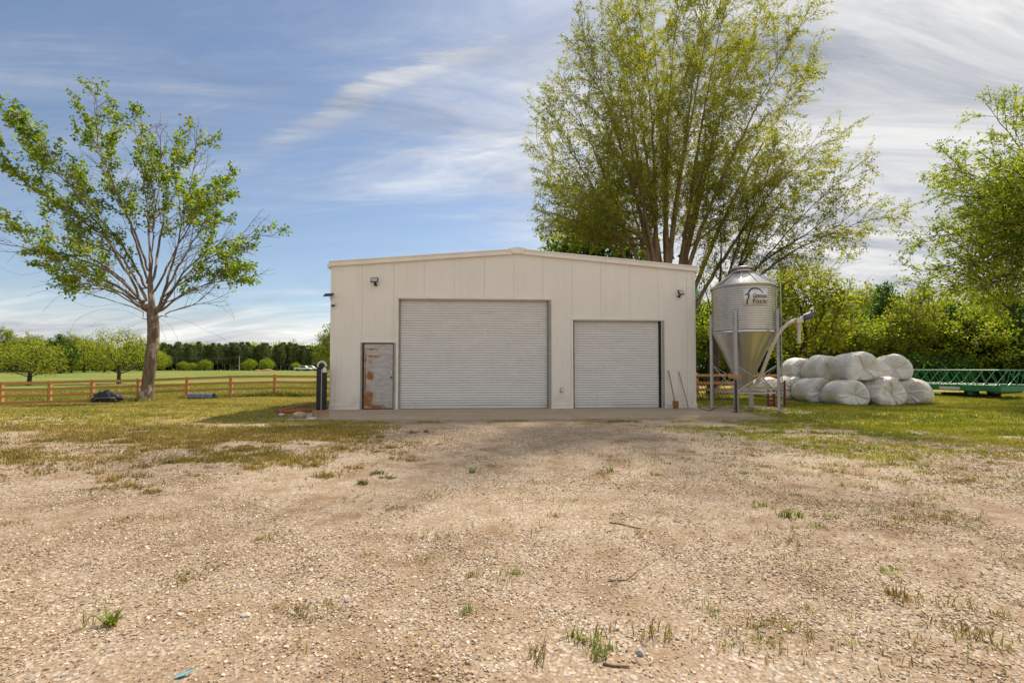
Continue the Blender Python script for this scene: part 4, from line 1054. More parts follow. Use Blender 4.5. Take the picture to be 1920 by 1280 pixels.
def order_of(par, ch):
    o = [0]; 
    for i in o: o.extend(ch[i])
    return o
def radii(par, ch, r_tip, r_root, n_root=0):
    od = order_of(par, ch)[::-1]
    def calc(p):
        s = np.zeros(len(par))
        for i in od:
            if not ch[i]: s[i] = r_tip ** p
            if par[i] >= 0: s[par[i]] += s[i]
        return s ** (1 / p)
    lo, hi = 1.2, 6.0
    for _ in range(22):
        m = (lo + hi) / 2; r = calc(m)
        if r[0] > r_root: lo = m
        else: hi = m
    return calc(hi)
def relax(N, par, ch, r, keep, it=3):
    main = np.array([max(c, key=lambda k: r[k]) if c else -1 for c in ch])
    mv = np.array([i for i in range(len(par)) if par[i] >= 0 and main[i] >= 0 and i >= keep])
    for _ in range(it):
        N2 = N.copy(); N2[mv] = 0.4 * N[mv] + 0.3 * N[par[mv]] + 0.3 * N[main[mv]]; N = N2
    return N, main
def tubes(N, par, main, r, big=0.05, nbig=9, nsm=4):
    tang = np.zeros_like(N)
    ps = np.where(par >= 0, par, 0); d = N - N[ps]; tang += d
    has = main >= 0; tang[has] += (N[main[has]] - N[has])
    tang /= np.maximum(np.linalg.norm(tang, axis=1, keepdims=True), 1e-9)
    up = np.tile(np.array([[0.31, 0.95, 0.05]]), (len(N), 1))
    s = np.cross(tang, up); s /= np.maximum(np.linalg.norm(s, axis=1, keepdims=True), 1e-9); t = np.cross(tang, s)
    V = []; Fq = []; base = 0
    e = np.where(par >= 0)[0]; p = par[e]
    ismain = main[p] == e
    rs = np.where(ismain, r[p], np.minimum(r[e] * 1.25, r[p])); re = r[e]
    for mask, n in ((re >= big, nbig), (re < big, nsm)):
        ee, pp_, a_, b_ = e[mask], p[mask], rs[mask], re[mask]
        if not len(ee): continue
        side = ~ismain[mask]
        an = np.arange(n) * 2 * np.pi / n; c, sn = np.cos(an), np.sin(an)
        sp, tp = s[pp_].copy(), t[pp_].copy(); sp[side] = s[ee[side]]; tp[side] = t[ee[side]]
        r0 = N[pp_][:, None] + a_[:, None, None] * (sp[:, None] * c[None, :, None] + tp[:, None] * sn[None, :, None])
        r1 = N[ee][:, None] + b_[:, None, None] * (s[ee][:, None] * c[None, :, None] + t[ee][:, None] * sn[None, :, None])
        vv_ = np.stack([r0, r1], 1).reshape(-1, 3); m = len(ee)
        ii = base + np.arange(m * 2 * n).reshape(m, 2, n); jj = np.roll(ii, -1, 2)
        Fq.append(np.stack([ii[:, 0].ravel(), jj[:, 0].ravel(), jj[:, 1].ravel(), ii[:, 1].ravel()], 1)); V.append(vv_); base += len(vv_)
    return np.concatenate(V), np.concatenate(Fq)
def leaves(P, D, size, r, wide=0.5, droop=0.3, tint=None, jitter=0.5, flat=0.35):
    """one folded leaf per row: P base, D growth direction"""
    n = len(P); D = D + r.normal(0, jitter, (n, 3)); D[:, 2] -= droop
    D /= np.linalg.norm(D, axis=1, keepdims=True) + 1e-9
    nn = r.normal(0, 1, (n, 3)); nn[:, 2] += flat * 4; nn -= (nn * D).sum(1, keepdims=True) * D; nn /= np.linalg.norm(nn, axis=1, keepdims=True) + 1e-9
    S = np.cross(D, nn); sz = size * r.uniform(0.6, 1.35, (n, 1))
    mid = P + D * sz * 0.45
    V = np.stack([P, mid + S * sz * wide * 0.5 + nn * sz * 0.07, P + D * sz, mid - S * sz * wide * 0.5 + nn * sz * 0.07], 1).reshape(-1, 3)
    Fq = np.arange(n * 4).reshape(n, 4)
    ti = np.repeat(r.beta(2.2, 2.2, n) if tint is None else tint, 4)
    return V, Fq, ti
def tree(name, base, trunk, targets, leafy, r_root, bmat, lmat, label, group=None, cat='tree', bf=0.5, seg=0.5, r_tip=0.008, per=24, spread=0.35, lsize=0.13,
         wide=0.5, droop=0.3, seed=1, twigs=3, twlen=0.5, relax_it=3, updown=0.2, hang=0.0, along=0.4, inner=1.0, clumps=None, nbig=9):
    """base: world position; trunk/targets in local metres; leafy: fraction or mask of tips that carry leaves"""
    r = np.random.default_rng(seed)
    N, par, ch, tip = grow(trunk, targets, bf, seg, updown)
    rad = radii(par, ch, r_tip, r_root)
    N, main = relax(N, par, ch, rad, len(trunk), relax_it)
    N[len(trunk):] += r.normal(0, 0.02, (len(N) - len(trunk), 3)) * np.clip(0.1 / (rad[len(trunk):, None] + .03), 0, 1.4)
    k0 = np.clip(1 - np.linalg.norm(N - N[0], axis=1) / (r_root * 4), 0, 1); rad = rad * (1 + 0.45 * k0 ** 2)   # root flare
    # twigs: extra short shoots on thin wood
    thin = np.where((rad < r_tip * 3.0) & (par >= 0))[0]
    leafmask = np.zeros(len(N), bool)
    lt_ = tip[leafy] if leafy is not None else tip
    # walk back from leafy tips along thin wood
    for q in lt_:
        j = q; ln = 0.0
        while j >= 0 and rad[j] < r_tip * 3.2 and ln < along * 4: 
            leafmask[j] = True; ln += float(np.linalg.norm(N[j] - N[par[j]])) if par[j] >= 0 else 0; j = par[j]
    V, Fq = tubes(N, par, main, rad, nbig=nbig)
    src = np.where(leafmask)[0]
    bare = thin[~leafmask[thin]]
    dirn = N - N[np.where(par >= 0, par, 0)]; dirn /= np.linalg.norm(dirn, axis=1, keepdims=True) + 1e-9
    def shoots(ids, k, ln):
        ids = np.repeat(ids, k); D = dirn[ids] + r.normal(0, 0.55, (len(ids), 3)); D[:, 2] += 0.10 - hang; D /= np.linalg.norm(D, axis=1, keepdims=True)
        l_ = ln * r.uniform(0.4, 1.3, (len(ids), 1)); a_ = N[ids]; m_ = a_ + D * l_ * 0.55; D2 = D.copy(); D2[:, 2] -= hang * 1.2 ; b_ = m_ + D2 * l_ * 0.45
        return ids, a_, m_, b_, D
    tw = []
    if twigs and len(src): tw.append(shoots(src, twigs, twlen))
    if len(bare): tw.append(shoots(bare, 2, twlen * 0.8))
    VB = [V]; FB = [Fq]; b0 = len(V)
    for ids, a_, m_, b_, D in tw:
        s_ = np.cross(D, [[0.3, 0.9, 0.2]]); s_ /= np.linalg.norm(s_, axis=1, keepdims=True) + 1e-9; t_ = np.cross(D, s_); w_ = r_tip * 0.6
        rg = lambda c, w: np.stack([c + s_ * w, c - 0.5 * s_ * w + 0.87 * t_ * w, c - 0.5 * s_ * w - 0.87 * t_ * w], 1)
        vv_ = np.stack([rg(a_, w_), rg(m_, w_ * 0.8), rg(b_, w_ * 0.35)], 1); m = len(ids); ii = b0 + np.arange(m * 9).reshape(m, 3, 3); jj = np.roll(ii, -1, 2)
        for q in (0, 1): FB.append(np.stack([ii[:, q].ravel(), jj[:, q].ravel(), jj[:, q + 1].ravel(), ii[:, q + 1].ravel()], 1))
        VB.append(vv_.reshape(-1, 3)); b0 += m * 9
    root = empty(name, base); tag(root, label, cat, group)
    link('trunk', mesh_np(name + '_trunk', np.concatenate(VB), FB, bmat, True), root)
    if twigs and len(src):
        ids, a_, m_, b_, D = tw[0]
        k = max(1, per // max(1, twigs)); u = r.uniform(0.1, 1.05, (len(ids), k, 1))
        P = np.where(u < 0.55, a_[:, None] + (m_ - a_)[:, None] * u / 0.55, m_[:, None] + (b_ - m_)[:, None] * (u - 0.55) / 0.45)
        P = P.reshape(-1, 3) + r.normal(0, spread * 0.3, (len(ids) * k, 3))
        tnt = np.clip(np.repeat(r.normal(0.5, 0.22, len(ids)), k) + r.normal(0, 0.16, len(P)), 0, 1)
        lv, lf_, ti = leaves(P, np.repeat(D, k, 0), lsize, r, wide, droop, tnt)
        link('crown', mesh_np(name + '_crown', lv, [lf_], lmat, True, {'tint': ti}), root)
    return root
def in_poly(x, z, poly):
    c = np.zeros(len(x), bool); n = len(poly)
    for i in range(n):
        x1, z1 = poly[i]; x2, z2 = poly[(i + 1) % n]
        k = ((z1 > z) != (z2 > z)) & (x < (x2 - x1) * (z - z1) / (z2 - z1 + 1e-12) + x1); c ^= k
    return c
def crown_points(pixpoly, Y, base, n, depth, seed, xc=None, edge=0.5):
    """targets in a crown whose side view is the outline and whose plan is round"""
    r = np.random.default_rng(seed)
    P = [at(x, y, Y) - Vector(base) for x, y in pixpoly]; poly = [(p.x, p.z) for p in P]
    xs = [p[0] for p in poly]; zs = [p[1] for p in poly]
    out = []
    zb = np.linspace(min(zs), max(zs), 25)
    while len(out) < n:
        x = r.uniform(min(xs), max(xs), 4000); z = r.uniform(min(zs), max(zs), 4000)
        k = in_poly(x, z, poly); x, z = x[k], z[k]
        # half width of the outline at this height
        for xx, z_ in zip(x, z):
            cr_ = [x1 + (x2 - x1) * (z_ - z1) / (z2 - z1) for (x1, z1), (x2, z2) in zip(poly, poly[1:] + poly[:1]) if (z1 > z_) != (z2 > z_)]
            a_, b_ = min(cr_), max(cr_); c = (a_ + b_) / 2 if xc is None else xc; h = (b_ - a_) / 2
            q = 1 - ((xx - (a_ + b_) / 2) / max(h, .1)) ** 2
            dmax = depth * h * math.sqrt(max(q, 0.02))
            yv = r.uniform(-1, 1); yv = np.sign(yv) * abs(yv) ** edge
            out.append((xx, yv * dmax, z_))
            if len(out) >= n: break
    return np.array(out)

# ---------------------------------------------------------------- limb-by-limb trees
def lp(px, py, Y, base, dy=0.0):
    p = at(px, py, Y + dy) - Vector(base); return (p.x, p.y, p.z)
def limbed_tree(name, base, Y, trunk, limbs, outline, depth, r_root, bmat, lmat, label, seed, s1=0.55, L1=(1.6, 4.0), s2=0.34, L2=(0.5, 1.4), ang=(24, 46), up=0.25, out=0.25,
                droop2=0.0, r_tip=0.005, lden=30, lsize=0.13, wide=0.5, ldroop=0.3, leafy=lambda p, r: True, seg=0.34, tuft=0, jit=0.5, bare=(), skip=0.12, taper=0.4):
    """trunk and limbs are polylines in local metres; side shoots and twigs grow from them inside the crown outline"""
    r = np.random.default_rng(seed); rnd = random.Random(seed)
    P = [at(x, y, Y) - Vector(base) for x, y in outline]; poly = [(p.x, p.z) for p in P]
    edges = list(zip(poly, poly[1:] + poly[:1]))
    def inside(p):
        x, y, z = p; cr_ = [x1 + (x2 - x1) * (z - z1) / (z2 - z1) for (x1, z1), (x2, z2) in edges if (z1 > z) != (z2 > z)]
        if len(cr_) < 2: return False
        cr_.sort(); n = sum(1 for c in cr_ if c < x)
        if n % 2 == 0: return False
        a_, b_ = cr_[0], cr_[-1]; h = (b_ - a_) / 2; q = 1 - ((x - (a_ + b_) / 2) / max(h, .05)) ** 2
        return abs(y) <= depth * h * math.sqrt(max(q, 0.10)) + 0.8
    N, par, lev, lf = [], [], [], []
    def add(p, q, l_, f): N.append(np.array(p, float)); par.append(q); lev.append(l_); lf.append(f); return len(N) - 1
    q = -1
    for p in trunk: q = add(p, q, 0, False)
    nt = len(N); lines = []
    def line(pts, l_, f):
        A = np.array(N); p0 = np.array(pts[0]); cand = [i for i in range(len(N)) if lev[i] <= 1 and N[i][2] <= p0[2] + 0.05] or [len(trunk) - 1]
        q = min(cand, key=lambda i: np.linalg.norm(N[i] - p0)); ids = [q]
        allp = [N[q]] + [np.array(x) for x in pts]
        # smooth curve through the points
        for i in range(len(allp) - 1):
            m0 = (allp[i + 1] - allp[max(i - 1, 0)]) * 0.5; m1 = (allp[min(i + 2, len(allp) - 1)] - allp[i]) * 0.5
            ln = np.linalg.norm(allp[i + 1] - allp[i]); k = max(1, int(ln / seg))
            for j in range(1, k + 1):
                t = j / k; h00 = 2 * t ** 3 - 3 * t ** 2 + 1; h10 = t ** 3 - 2 * t ** 2 + t; h01 = -2 * t ** 3 + 3 * t ** 2; h11 = t ** 3 - t ** 2
                ids.append(add(h00 * allp[i] + h10 * m0 + h01 * allp[i + 1] + h11 * m1 + r.normal(0, 0.018, 3), ids[-1], l_, f))
        lines.append((ids, l_, f)); return ids
    def shoot(q, d, L, l_, f, check=True, dr=0.0):
        k = max(2, int(math.ceil(L / (seg * (1.0 if l_ < 3 else 0.9))))); st_ = L / k; ids = [q]; p = N[q].copy(); w = r.normal(0, 0.10, (k, 3))
        for j in range(k):
            d = d + w[j]; d[2] += (0.05 if l_ == 2 else 0.0) - dr * (j / k); d = d / np.linalg.norm(d); p = p + d * st_
            if check and not inside(p): break
            ids.append(add(p, ids[-1], l_, f))
        if len(ids) > 1: lines.append((ids, l_, f))
        return ids
    def spawn(level, spacing, Lr, ang_, upb, outb, dr, start):
        for ids, l_, f in [t for t in lines if t[1] == level]:
            seg_l = [np.linalg.norm(N[ids[i + 1]] - N[ids[i]]) for i in range(len(ids) - 1)]; tot = sum(seg_l); acc = 0.0; nxt = tot * start + rnd.uniform(0, spacing)
            for i, sl in enumerate(seg_l):
                acc += sl
                while acc > nxt:
                    nxt += spacing * rnd.uniform(0.6, 1.5); t = N[ids[i + 1]] - N[ids[i]]; t = t / (np.linalg.norm(t) + 1e-9)
                    pr = r.normal(0, 1, 3); pr -= t * pr.dot(t); pr /= np.linalg.norm(pr) + 1e-9
                    o_ = N[ids[i]].copy(); o_[2] = 0; o_ /= np.linalg.norm(o_) + 0.5
                    a_ = R(rnd.uniform(*ang_)); d = t * math.cos(a_) + pr * math.sin(a_) + o_ * outb; d[2] += upb; d /= np.linalg.norm(d)
                    L = rnd.uniform(*Lr) * (1 - 0.45 * acc / tot); ff = f and (leafy(N[ids[i]], rnd) if level == 1 else True)
                    shoot(ids[i], d, L, level + 1, ff, True, dr)
    for pts in limbs: line(pts, 1, True)
    for pts in bare: line(pts, 1, False)
    spawn(1, s1, L1, ang, up, out, droop2 * 0.4, skip)
    nb0 = len(lines)
    spawn(2, s2, L2, (ang[0] + 4, ang[1] + 12), up * 0.3, out * 0.5, droop2, 0.12)
    Na = np.array(N); pa_ = np.array(par); ch = [[] for _ in par]
    for i, p in enumerate(par):
        if p >= 0: ch[p].append(i)
    rad = radii(pa_, ch, r_tip, r_root)
    k0 = np.clip(1 - Na[:, 2] / (r_root * 3.2), 0, 1); rad = rad * (1 + 0.35 * k0 ** 2 * (np.array(lev) == 0))
    hz_ = np.clip(Na[:, 2] / Na[:, 2].max(), 0, 1); rad = np.where(rad > 3 * r_tip, rad * (1 - taper * ss(0.05, 0.75, hz_)), rad)
    main = np.array([max(c, key=lambda k: rad[k]) if c else -1 for c in ch])
    V, Fq = tubes(Na, pa_, main, rad, 0.045, 10, 3)
    root = empty(name, base); tag(root, label, 'tree')
    link('trunk', mesh_np(name + '_trunk', V, [Fq], bmat, True), root)
    # leaves along leafy twigs
    LA, LB, LT = [], [], []
    for ids, l_, f in lines:
        if not f or l_ < 2: continue
        t0 = rnd.gauss(0.5, 0.2); n0 = 0 if l_ == 3 else int(len(ids) * 0.55)
        for i in range(n0, len(ids) - 1): LA.append(N[ids[i]]); LB.append(N[ids[i + 1]]); LT.append(t0)
    LA, LB, LT = np.array(LA), np.array(LB), np.array(LT); ln = np.linalg.norm(LB - LA, axis=1)
    cnt = np.maximum(1, r.poisson(ln * lden)); ix = np.repeat(np.arange(len(LA)), cnt); u = r.uniform(0, 1.1, (len(ix), 1))
    D = (LB - LA)[ix] / ln[ix][:, None]; Pp = LA[ix] + (LB - LA)[ix] * u + r.normal(0, 0.035 + tuft, (len(ix), 3))
    v, f, ti = leaves(Pp, D, lsize, r, wide, ldroop, np.clip(LT[ix] + r.normal(0, .17, len(ix)), 0, 1), jit)
    link('crown', mesh_np(name + '_crown', v, [f], lmat, True, {'tint': ti}), root)
    print('TREE', name, 'nodes', len(N), 'leaves', len(f)); return root

# left shade tree
YL = 23.2; BL = Vector((at(276, 742, YL).x, YL, float(gz(at(276, 742, YL).x, YL)) - 0.1))
trunk = [(0, 0, 0), lp(277, 725, YL, BL), lp(280, 700, YL, BL), lp(284, 665, YL, BL), lp(288, 640, YL, BL), lp(288, 625, YL, BL), lp(288, 612, YL, BL), lp(287, 600, YL, BL), lp(286, 588, YL, BL), lp(285, 576, YL, BL), lp(284, 562, YL, BL), lp(283, 548, YL, BL), lp(282, 532, YL, BL), lp(282, 516, YL, BL), lp(281, 498, YL, BL)]
polyL = [(-75, 350), (-30, 270), (8, 262), (15, 200), (50, 172), (80, 190), (118, 150), (140, 150), (165, 175), (188, 142), (212, 170), (240, 165), (262, 205), (305, 190), (350, 170), (360, 195), (388, 208), (388, 255), (425, 258), (455, 290), (452, 340), (485, 345), (482, 385), (505, 400), (525, 445), (490, 468), (505, 520), (440, 540), (410, 570), (350, 590), (300, 570), (250, 565), (190, 560), (120, 555), (85, 520), (30, 490), (-40, 465), (-75, 420)]
limb_px = [([(270, 575), (250, 530), (225, 490), (195, 435), (160, 390), (120, 330), (75, 255), (22, 215)], -2.5), ([(281, 490), (279, 440), (274, 380), (262, 290), (242, 185)], 1.2), ([(298, 578), (312, 530), (330, 470), (345, 400), (362, 320), (372, 220)], -1.6),
           ([(305, 572), (335, 525), (370, 485), (420, 455), (470, 445), (520, 442)], 1.5), ([(268, 570), (230, 525), (175, 485), (110, 455), (40, 425), (-60, 390)], 2.4), ([(278, 530), (258, 465), (232, 390), (195, 310), (160, 235), (125, 160)], 2.6), ([(287, 525), (297, 470), (310, 390), (325, 300), (345, 185)], 3.2),
           ([(302, 560), (335, 500), (375, 430), (410, 370), (440, 300)], 3.5), ([(274, 562), (240, 500), (190, 440), (130, 400), (60, 350), (-10, 300)], -3.6), ([(284, 510), (286, 450), (290, 400), (300, 310), (300, 210)], -3.4), ([(300, 565), (340, 530), (390, 515), (440, 505), (495, 508)], -2.2), ([(265, 572), (215, 535), (160, 520), (110, 515)], -1.5), ([(291, 545), (330, 470), (370, 400), (420, 340), (448, 310)], -3.0),
           ([(278, 505), (252, 435), (215, 350), (185, 270), (180, 160)], -1.0), ([(274, 540), (225, 455), (150, 370), (85, 300), (40, 245)], 0.8), ([(306, 580), (350, 548), (400, 530), (450, 525), (495, 512)], 0.6), ([(304, 575), (345, 520), (400, 480), (450, 470), (510, 462)], -1.0), ([(268, 580), (220, 545), (165, 532), (120, 528), (80, 505)], 0.8), ([(266, 565), (205, 510), (130, 480), (50, 465), (-40, 450)], -1.6)]
limbsL = [[lp(x, y, YL, BL, dep * (j / (len(l_) - 1)) ** 1.2) for j, (x, y) in enumerate(l_)] for l_, dep in limb_px]
bare_px = [[(268, 597), (235, 583), (195, 580), (160, 590), (140, 605), (128, 625)], [(270, 585), (215, 565), (160, 550), (115, 553), (80, 585)], [(302, 592), (345, 600), (390, 620), (432, 643)], [(302, 598), (322, 615), (335, 640), (345, 662)], [(310, 588), (360, 572), (405, 572), (440, 595)], [(272, 600), (245, 612), (218, 625), (190, 640)], [(268, 580), (220, 570), (170, 575), (130, 562), (90, 545), (50, 555)], [(298, 604), (308, 625), (316, 652)], [(255, 560), (200, 525), (120, 505), (40, 515), (0, 500)], [(300, 575), (360, 545), (400, 552), (430, 575), (440, 600)], [(262, 575), (205, 545), (150, 540), (100, 530), (60, 540)]]
bareL = [[lp(x, y, YL, BL, (0.45 * j) * (-1 if i % 2 else 1)) for j, (x, y) in enumerate(l_)] for i, l_ in enumerate(bare_px)]
cz = at(0, 430, YL).z - BL.z
def leafyL(p, rnd): 
    k = math.hypot(p[0] / 6.5, (p[2] - 4.5) / 10.0); return rnd.random() < 0.42 + 0.55 * float(ss(0.2, 0.65, k)) and float(fbm(p[0] + 7, p[2] + p[1], 0.6, 2, 3)) > 0.40
limbed_tree('shade_tree', BL, YL, trunk, limbsL, polyL, 0.62, 0.275, M['bark1'], M['leafA'], 'sparse spreading tree with pale blotched trunk standing before the left fence', 4,
            s1=0.34, L1=(1.2, 3.8), s2=0.26, L2=(0.35, 1.0), ang=(24, 50), up=0.16, out=0.22, r_tip=0.006, lden=36, taper=0.42, lsize=0.145, wide=0.8, ldroop=0.35, leafy=leafyL, seg=0.30, tuft=0.05, jit=0.9, bare=bareL, skip=0.22)

# tallest tree: many stems fanning from the ground behind the shop
YC = 27.5; BC = Vector((at(1246, 690, YC).x, YC, float(gz(at(1246, 690, YC).x, YC)) - 0.1))
polyC = [(1085, -60), (1160, -110), (1260, -140), (1400, -130), (1500, -70), (1530, 10), (1580, 90), (1545, 150), (1575, 200), (1560, 250), (1600, 290), (1590, 350), (1540, 430), (1440, 470), (1330, 480), (1180, 480), (1110, 470), (1060, 470), (1000, 440), (985, 390), (1005, 350), (988, 300), (1005, 265), (972, 235), (995, 190), (1030, 120), (1068, 95), (1062, 30)]
stems = [(1080, 10, -3), (1130, -60, 3), (1180, -110, -1), (1225, -120, 3.5), (1275, -130, -3.5), (1335, -120, 2), (1400, -100, -2), (1465, -60, 3), (1515, 20, -3), (1550, 110, 1.5), (1035, 120, 1), (1010, 210, -2), (1560, 250, -1.5), (1180, 0, 5), (1330, 0, -5.2), (1410, 60, 5), (1150, 100, -5), (1000, 330, 1.5), (1040, 400, -3), (1470, 330, -3.5), (1010, 430, 1), (1080, 450, -2), (990, 260, 2.5), (1100, 330, -5), (1120, 230, 5)]
limbsC = []
for q, (x, y, dep) in enumerate(stems):
    x0 = 1246 + (x - 1246) * 0.075; d0 = 0.5 * math.sin(q * 2.4); low = y > 300; kk = np.linspace(0.04, 0.98, 12)
    y0 = 690 if not low else 450 + 12 * (q % 4)
    limbsC.append([lp(x0 + (x - x0) * (0.08 * k + 0.92 * k ** (1.75 if not low else 1.1)) + 6 * math.sin(k * 6 + q * 2), y0 + (y - y0) * k, YC, BC, d0 + dep * k ** 1.3) for k in kk])
limbed_tree('multi_stem_tree', BC, YC, [(0, 0, 0), (0, 0, 0.2), (0, 0, 0.4)], limbsC, polyC, 0.85, 0.95, M['bark2'], M['leafB'], 'tallest tree, many brown stems fanning up behind the shop roof', 9,
            s1=0.42, L1=(2.4, 7.0), s2=0.36, L2=(0.7, 2.2), ang=(26, 60), up=0.10, out=0.28, droop2=0.25, r_tip=0.0055, lden=36, taper=0.66, lsize=0.125, wide=0.42, ldroop=0.55, seg=0.42, tuft=0.03, skip=0.30)

# second tree beside it, dark stems, reaching right
YS = 25.5; BS = Vector((at(1336, 700, YS).x, YS, float(gz(at(1336, 700, YS).x, YS)) - 0.1))
polyS = [(1320, 330), (1390, 260), (1480, 215), (1560, 225), (1610, 290), (1590, 330), (1635, 350), (1620, 385), (1690, 398), (1650, 430), (1640, 480), (1580, 500), (1560, 540), (1480, 525), (1420, 520), (1330, 560), (1295, 540), (1290, 480), (1295, 400)]
lps = [[(1345, 610), (1375, 530), (1405, 440), (1432, 350), (1460, 250)], [(1350, 600), (1410, 530), (1490, 470), (1590, 425), (1680, 402)], [(1342, 590), (1352, 500), (1350, 410), (1345, 340)], [(1352, 590), (1430, 490), (1510, 400), (1600, 315)], [(1360, 590), (1440, 545), (1520, 515), (1620, 490)], [(1338, 600), (1322, 540), (1305, 480)], [(1350, 590), (1400, 480), (1470, 370), (1545, 260)], [(1350, 595), (1420, 500), (1510, 440), (1600, 370)], [(1346, 590), (1380, 470), (1410, 370), (1420, 290)]]
limbsS = [[lp(x, y, YS, BS, (0.75 * j) * (-1 if i % 2 else 1) * (0.5 + 0.25 * (i % 4))) for j, (x, y) in enumerate(l_)] for i, l_ in enumerate(lps)]
limbed_tree('dark_stemmed_tree', BS, YS, [(0, 0, 0), (0.03, 0, 0.8), (0.06, 0, 1.6), (0.1, 0, 2.5)], limbsS, polyS, 0.85, 0.30, M['bark3'], M['leafB'], 'dark stemmed tree reaching to the right above the feed bin', 19,
            s1=0.36, L1=(1.6, 4.4), s2=0.32, L2=(0.6, 1.8), ang=(26, 56), up=0.08, out=0.22, droop2=0.22, r_tip=0.0055, lden=34, taper=0.45, lsize=0.125, wide=0.42, ldroop=0.5, seg=0.38, tuft=0.03, skip=0.25)

# right tree, trunk outside the picture
YR = 19.5; BR = Vector((at(2090, 700, YR).x, YR, float(gz(at(2090, 700, YR).x, YR)) - 0.1))
polyR = [(1742, 285), (1790, 235), (1832, 225), (1838, 172), (1900, 135), (2000, 70), (2150, 40), (2300, 150), (2420, 330), (2400, 520), (2250, 600), (2050, 630), (1930, 625), (1880, 600), (1830, 580), (1775, 590), (1705, 560), (1685, 450), (1735, 410), (1715, 350), (1752, 330)]
rp = [(1755, 290, -1), (1845, 190, 2), (1925, 140, -2.5), (2050, 80, 1), (1705, 450, 1.5), (1735, 365, -2.5), (1720, 510, -1.5), (1790, 330, 3), (1850, 270, -4), (1800, 420, -4), (1830, 480, 4), (2200, 100, 2), (2300, 250, -2), (2350, 420, 2), (2200, 300, -4), (1960, 250, 4.5), (1940, 380, -5), (2080, 200, -4), (1715, 550, 2.5), (1760, 570, -3), (1850, 580, 3), (1760, 310, 1.5), (1840, 380, 0.5), (1880, 520, -2)]
limbsR = []
for q, (x, y, dep) in enumerate(rp):
    hs = 560 - 12 * (q % 6); limbsR.append([lp(2090 + (x - 2090) * k, hs + (y - hs) * k - 40 * math.sin(k * math.pi) * (1 if y > 300 else 0.3), YR, BR, dep * k ** 1.2) for k in np.linspace(0.08, 0.98, 9)])
limbsR.append([lp(x, y, YR, BR, -1.2 + 0.1 * j) for j, (x, y) in enumerate([(2060, 655), (2010, 650), (1960, 645), (1925, 622), (1900, 585), (1870, 560), (1830, 535), (1800, 520)])])
limbed_tree('bushy_tree', BR, YR, [(0, 0, 0), (-0.05, 0, 1.0), (-0.05, 0, 2.0), (-0.1, 0, 3.0), (-0.05, 0.05, 4.2), (0, 0, 5.2)], limbsR, polyR, 0.8, 0.40, M['bark3'], M['leafC'], 'bushy fresh green tree leaning in from the right edge of the picture', 29,
            s1=0.32, L1=(1.8, 5.0), s2=0.30, L2=(0.5, 1.6), ang=(28, 58), up=0.06, out=0.2, droop2=0.12, r_tip=0.0055, lden=25, lsize=0.135, wide=0.48, ldroop=0.35, seg=0.36, tuft=0.03, skip=0.2)

# ---------------------------------------------------------------- copies of wood trees
def copy_tree(root, loc, rz, sc, label, group):
    c = root.copy(); COL.objects.link(c); c.location = loc; c.rotation_euler = (0, 0, rz); c.scale = sc; c['label'] = label
    if group: c['group'] = group
    for ch_ in root.children:
        d = ch_.copy(); COL.objects.link(d); d.parent = c
    return c
def proto(name, seed, H, W, zlow, lmat, bmat, lsize, per=22, nt=230, label='', shape=1.0, r_root=0.2, twl=0.8, group=None):
    r = np.random.default_rng(seed); pts = []
    while len(pts) < nt:
        x, y, z = r.uniform(-1, 1, 3); 
        if x * x + y * y + z * z < 1 and fbm(x * 2 + z, y * 2 - z, 1.4, 2, seed) > 0.34:
            zz_ = zlow + (z + 1) / 2 * (H - zlow); k = 1 - 0.45 * shape * max(0, z); pts.append((x * W * k + 0.5 * math.sin(zz_ + seed), y * W * k, zz_))
    return tree(name, (0, -60, 0), [(0, 0, 0), (0.05, 0.02, H * 0.1), (0.1, 0.0, H * 0.2), (0.05, 0.05, H * 0.32)], np.array(pts), np.ones(len(pts), bool), r_root, bmat, lmat, label, bf=0.5, seg=0.7, r_tip=0.014,
                per=per, spread=0.7, lsize=lsize, wide=0.6, droop=0.25, seed=seed, twigs=4, twlen=twl, along=0.35, updown=0.1, nbig=7, group=group)
WG = 'trees of the wood behind the bales'
pA = proto('broadleaf_tree', 41, 9.5, 3.4, 1.0, M['leafE'], M['bark3'], 0.24, 24, 260)
pB = proto('broadleaf_tree', 42, 11.0, 3.2, 2.0, M['leafE'], M['bark3'], 0.24, 24, 260)
pC_ = proto('broadleaf_tree', 43, 8.0, 3.6, 0.6, M['leafC'], M['bark3'], 0.24, 24, 240)
pD = proto('broadleaf_tree', 44, 8.5, 3.0, 0.4, M['leafD'], M['bark3'], 0.26, 26, 240)
M['leafF'] = leaf('leaf_pale_spring', (0.17, 0.21, 0.02), (0.30, 0.33, 0.035), (0.44, 0.43, 0.06))
pE = proto('field_tree', 45, 6.0, 4.0, 1.4, M['leafF'], M['bark3'], 0.17, 22, 240, shape=0.6)
protos = [pA, pB, pC_, pD]
used = {id(p): False for p in protos + [pE]}
def plant(p, loc, rz, sc, label, group):
    if not used[id(p)]:
        used[id(p)] = True; p.location = loc; p.rotation_euler = (0, 0, rz); p.scale = sc; tag(p, label, 'tree', group); return p
    return copy_tree(p, loc, rz, sc, label, group)
rw = random.Random(12)
def on(px, Y): x = (px - 960) / F * Y; return Vector((x, Y, float(gz(x, Y)) - 0.05))
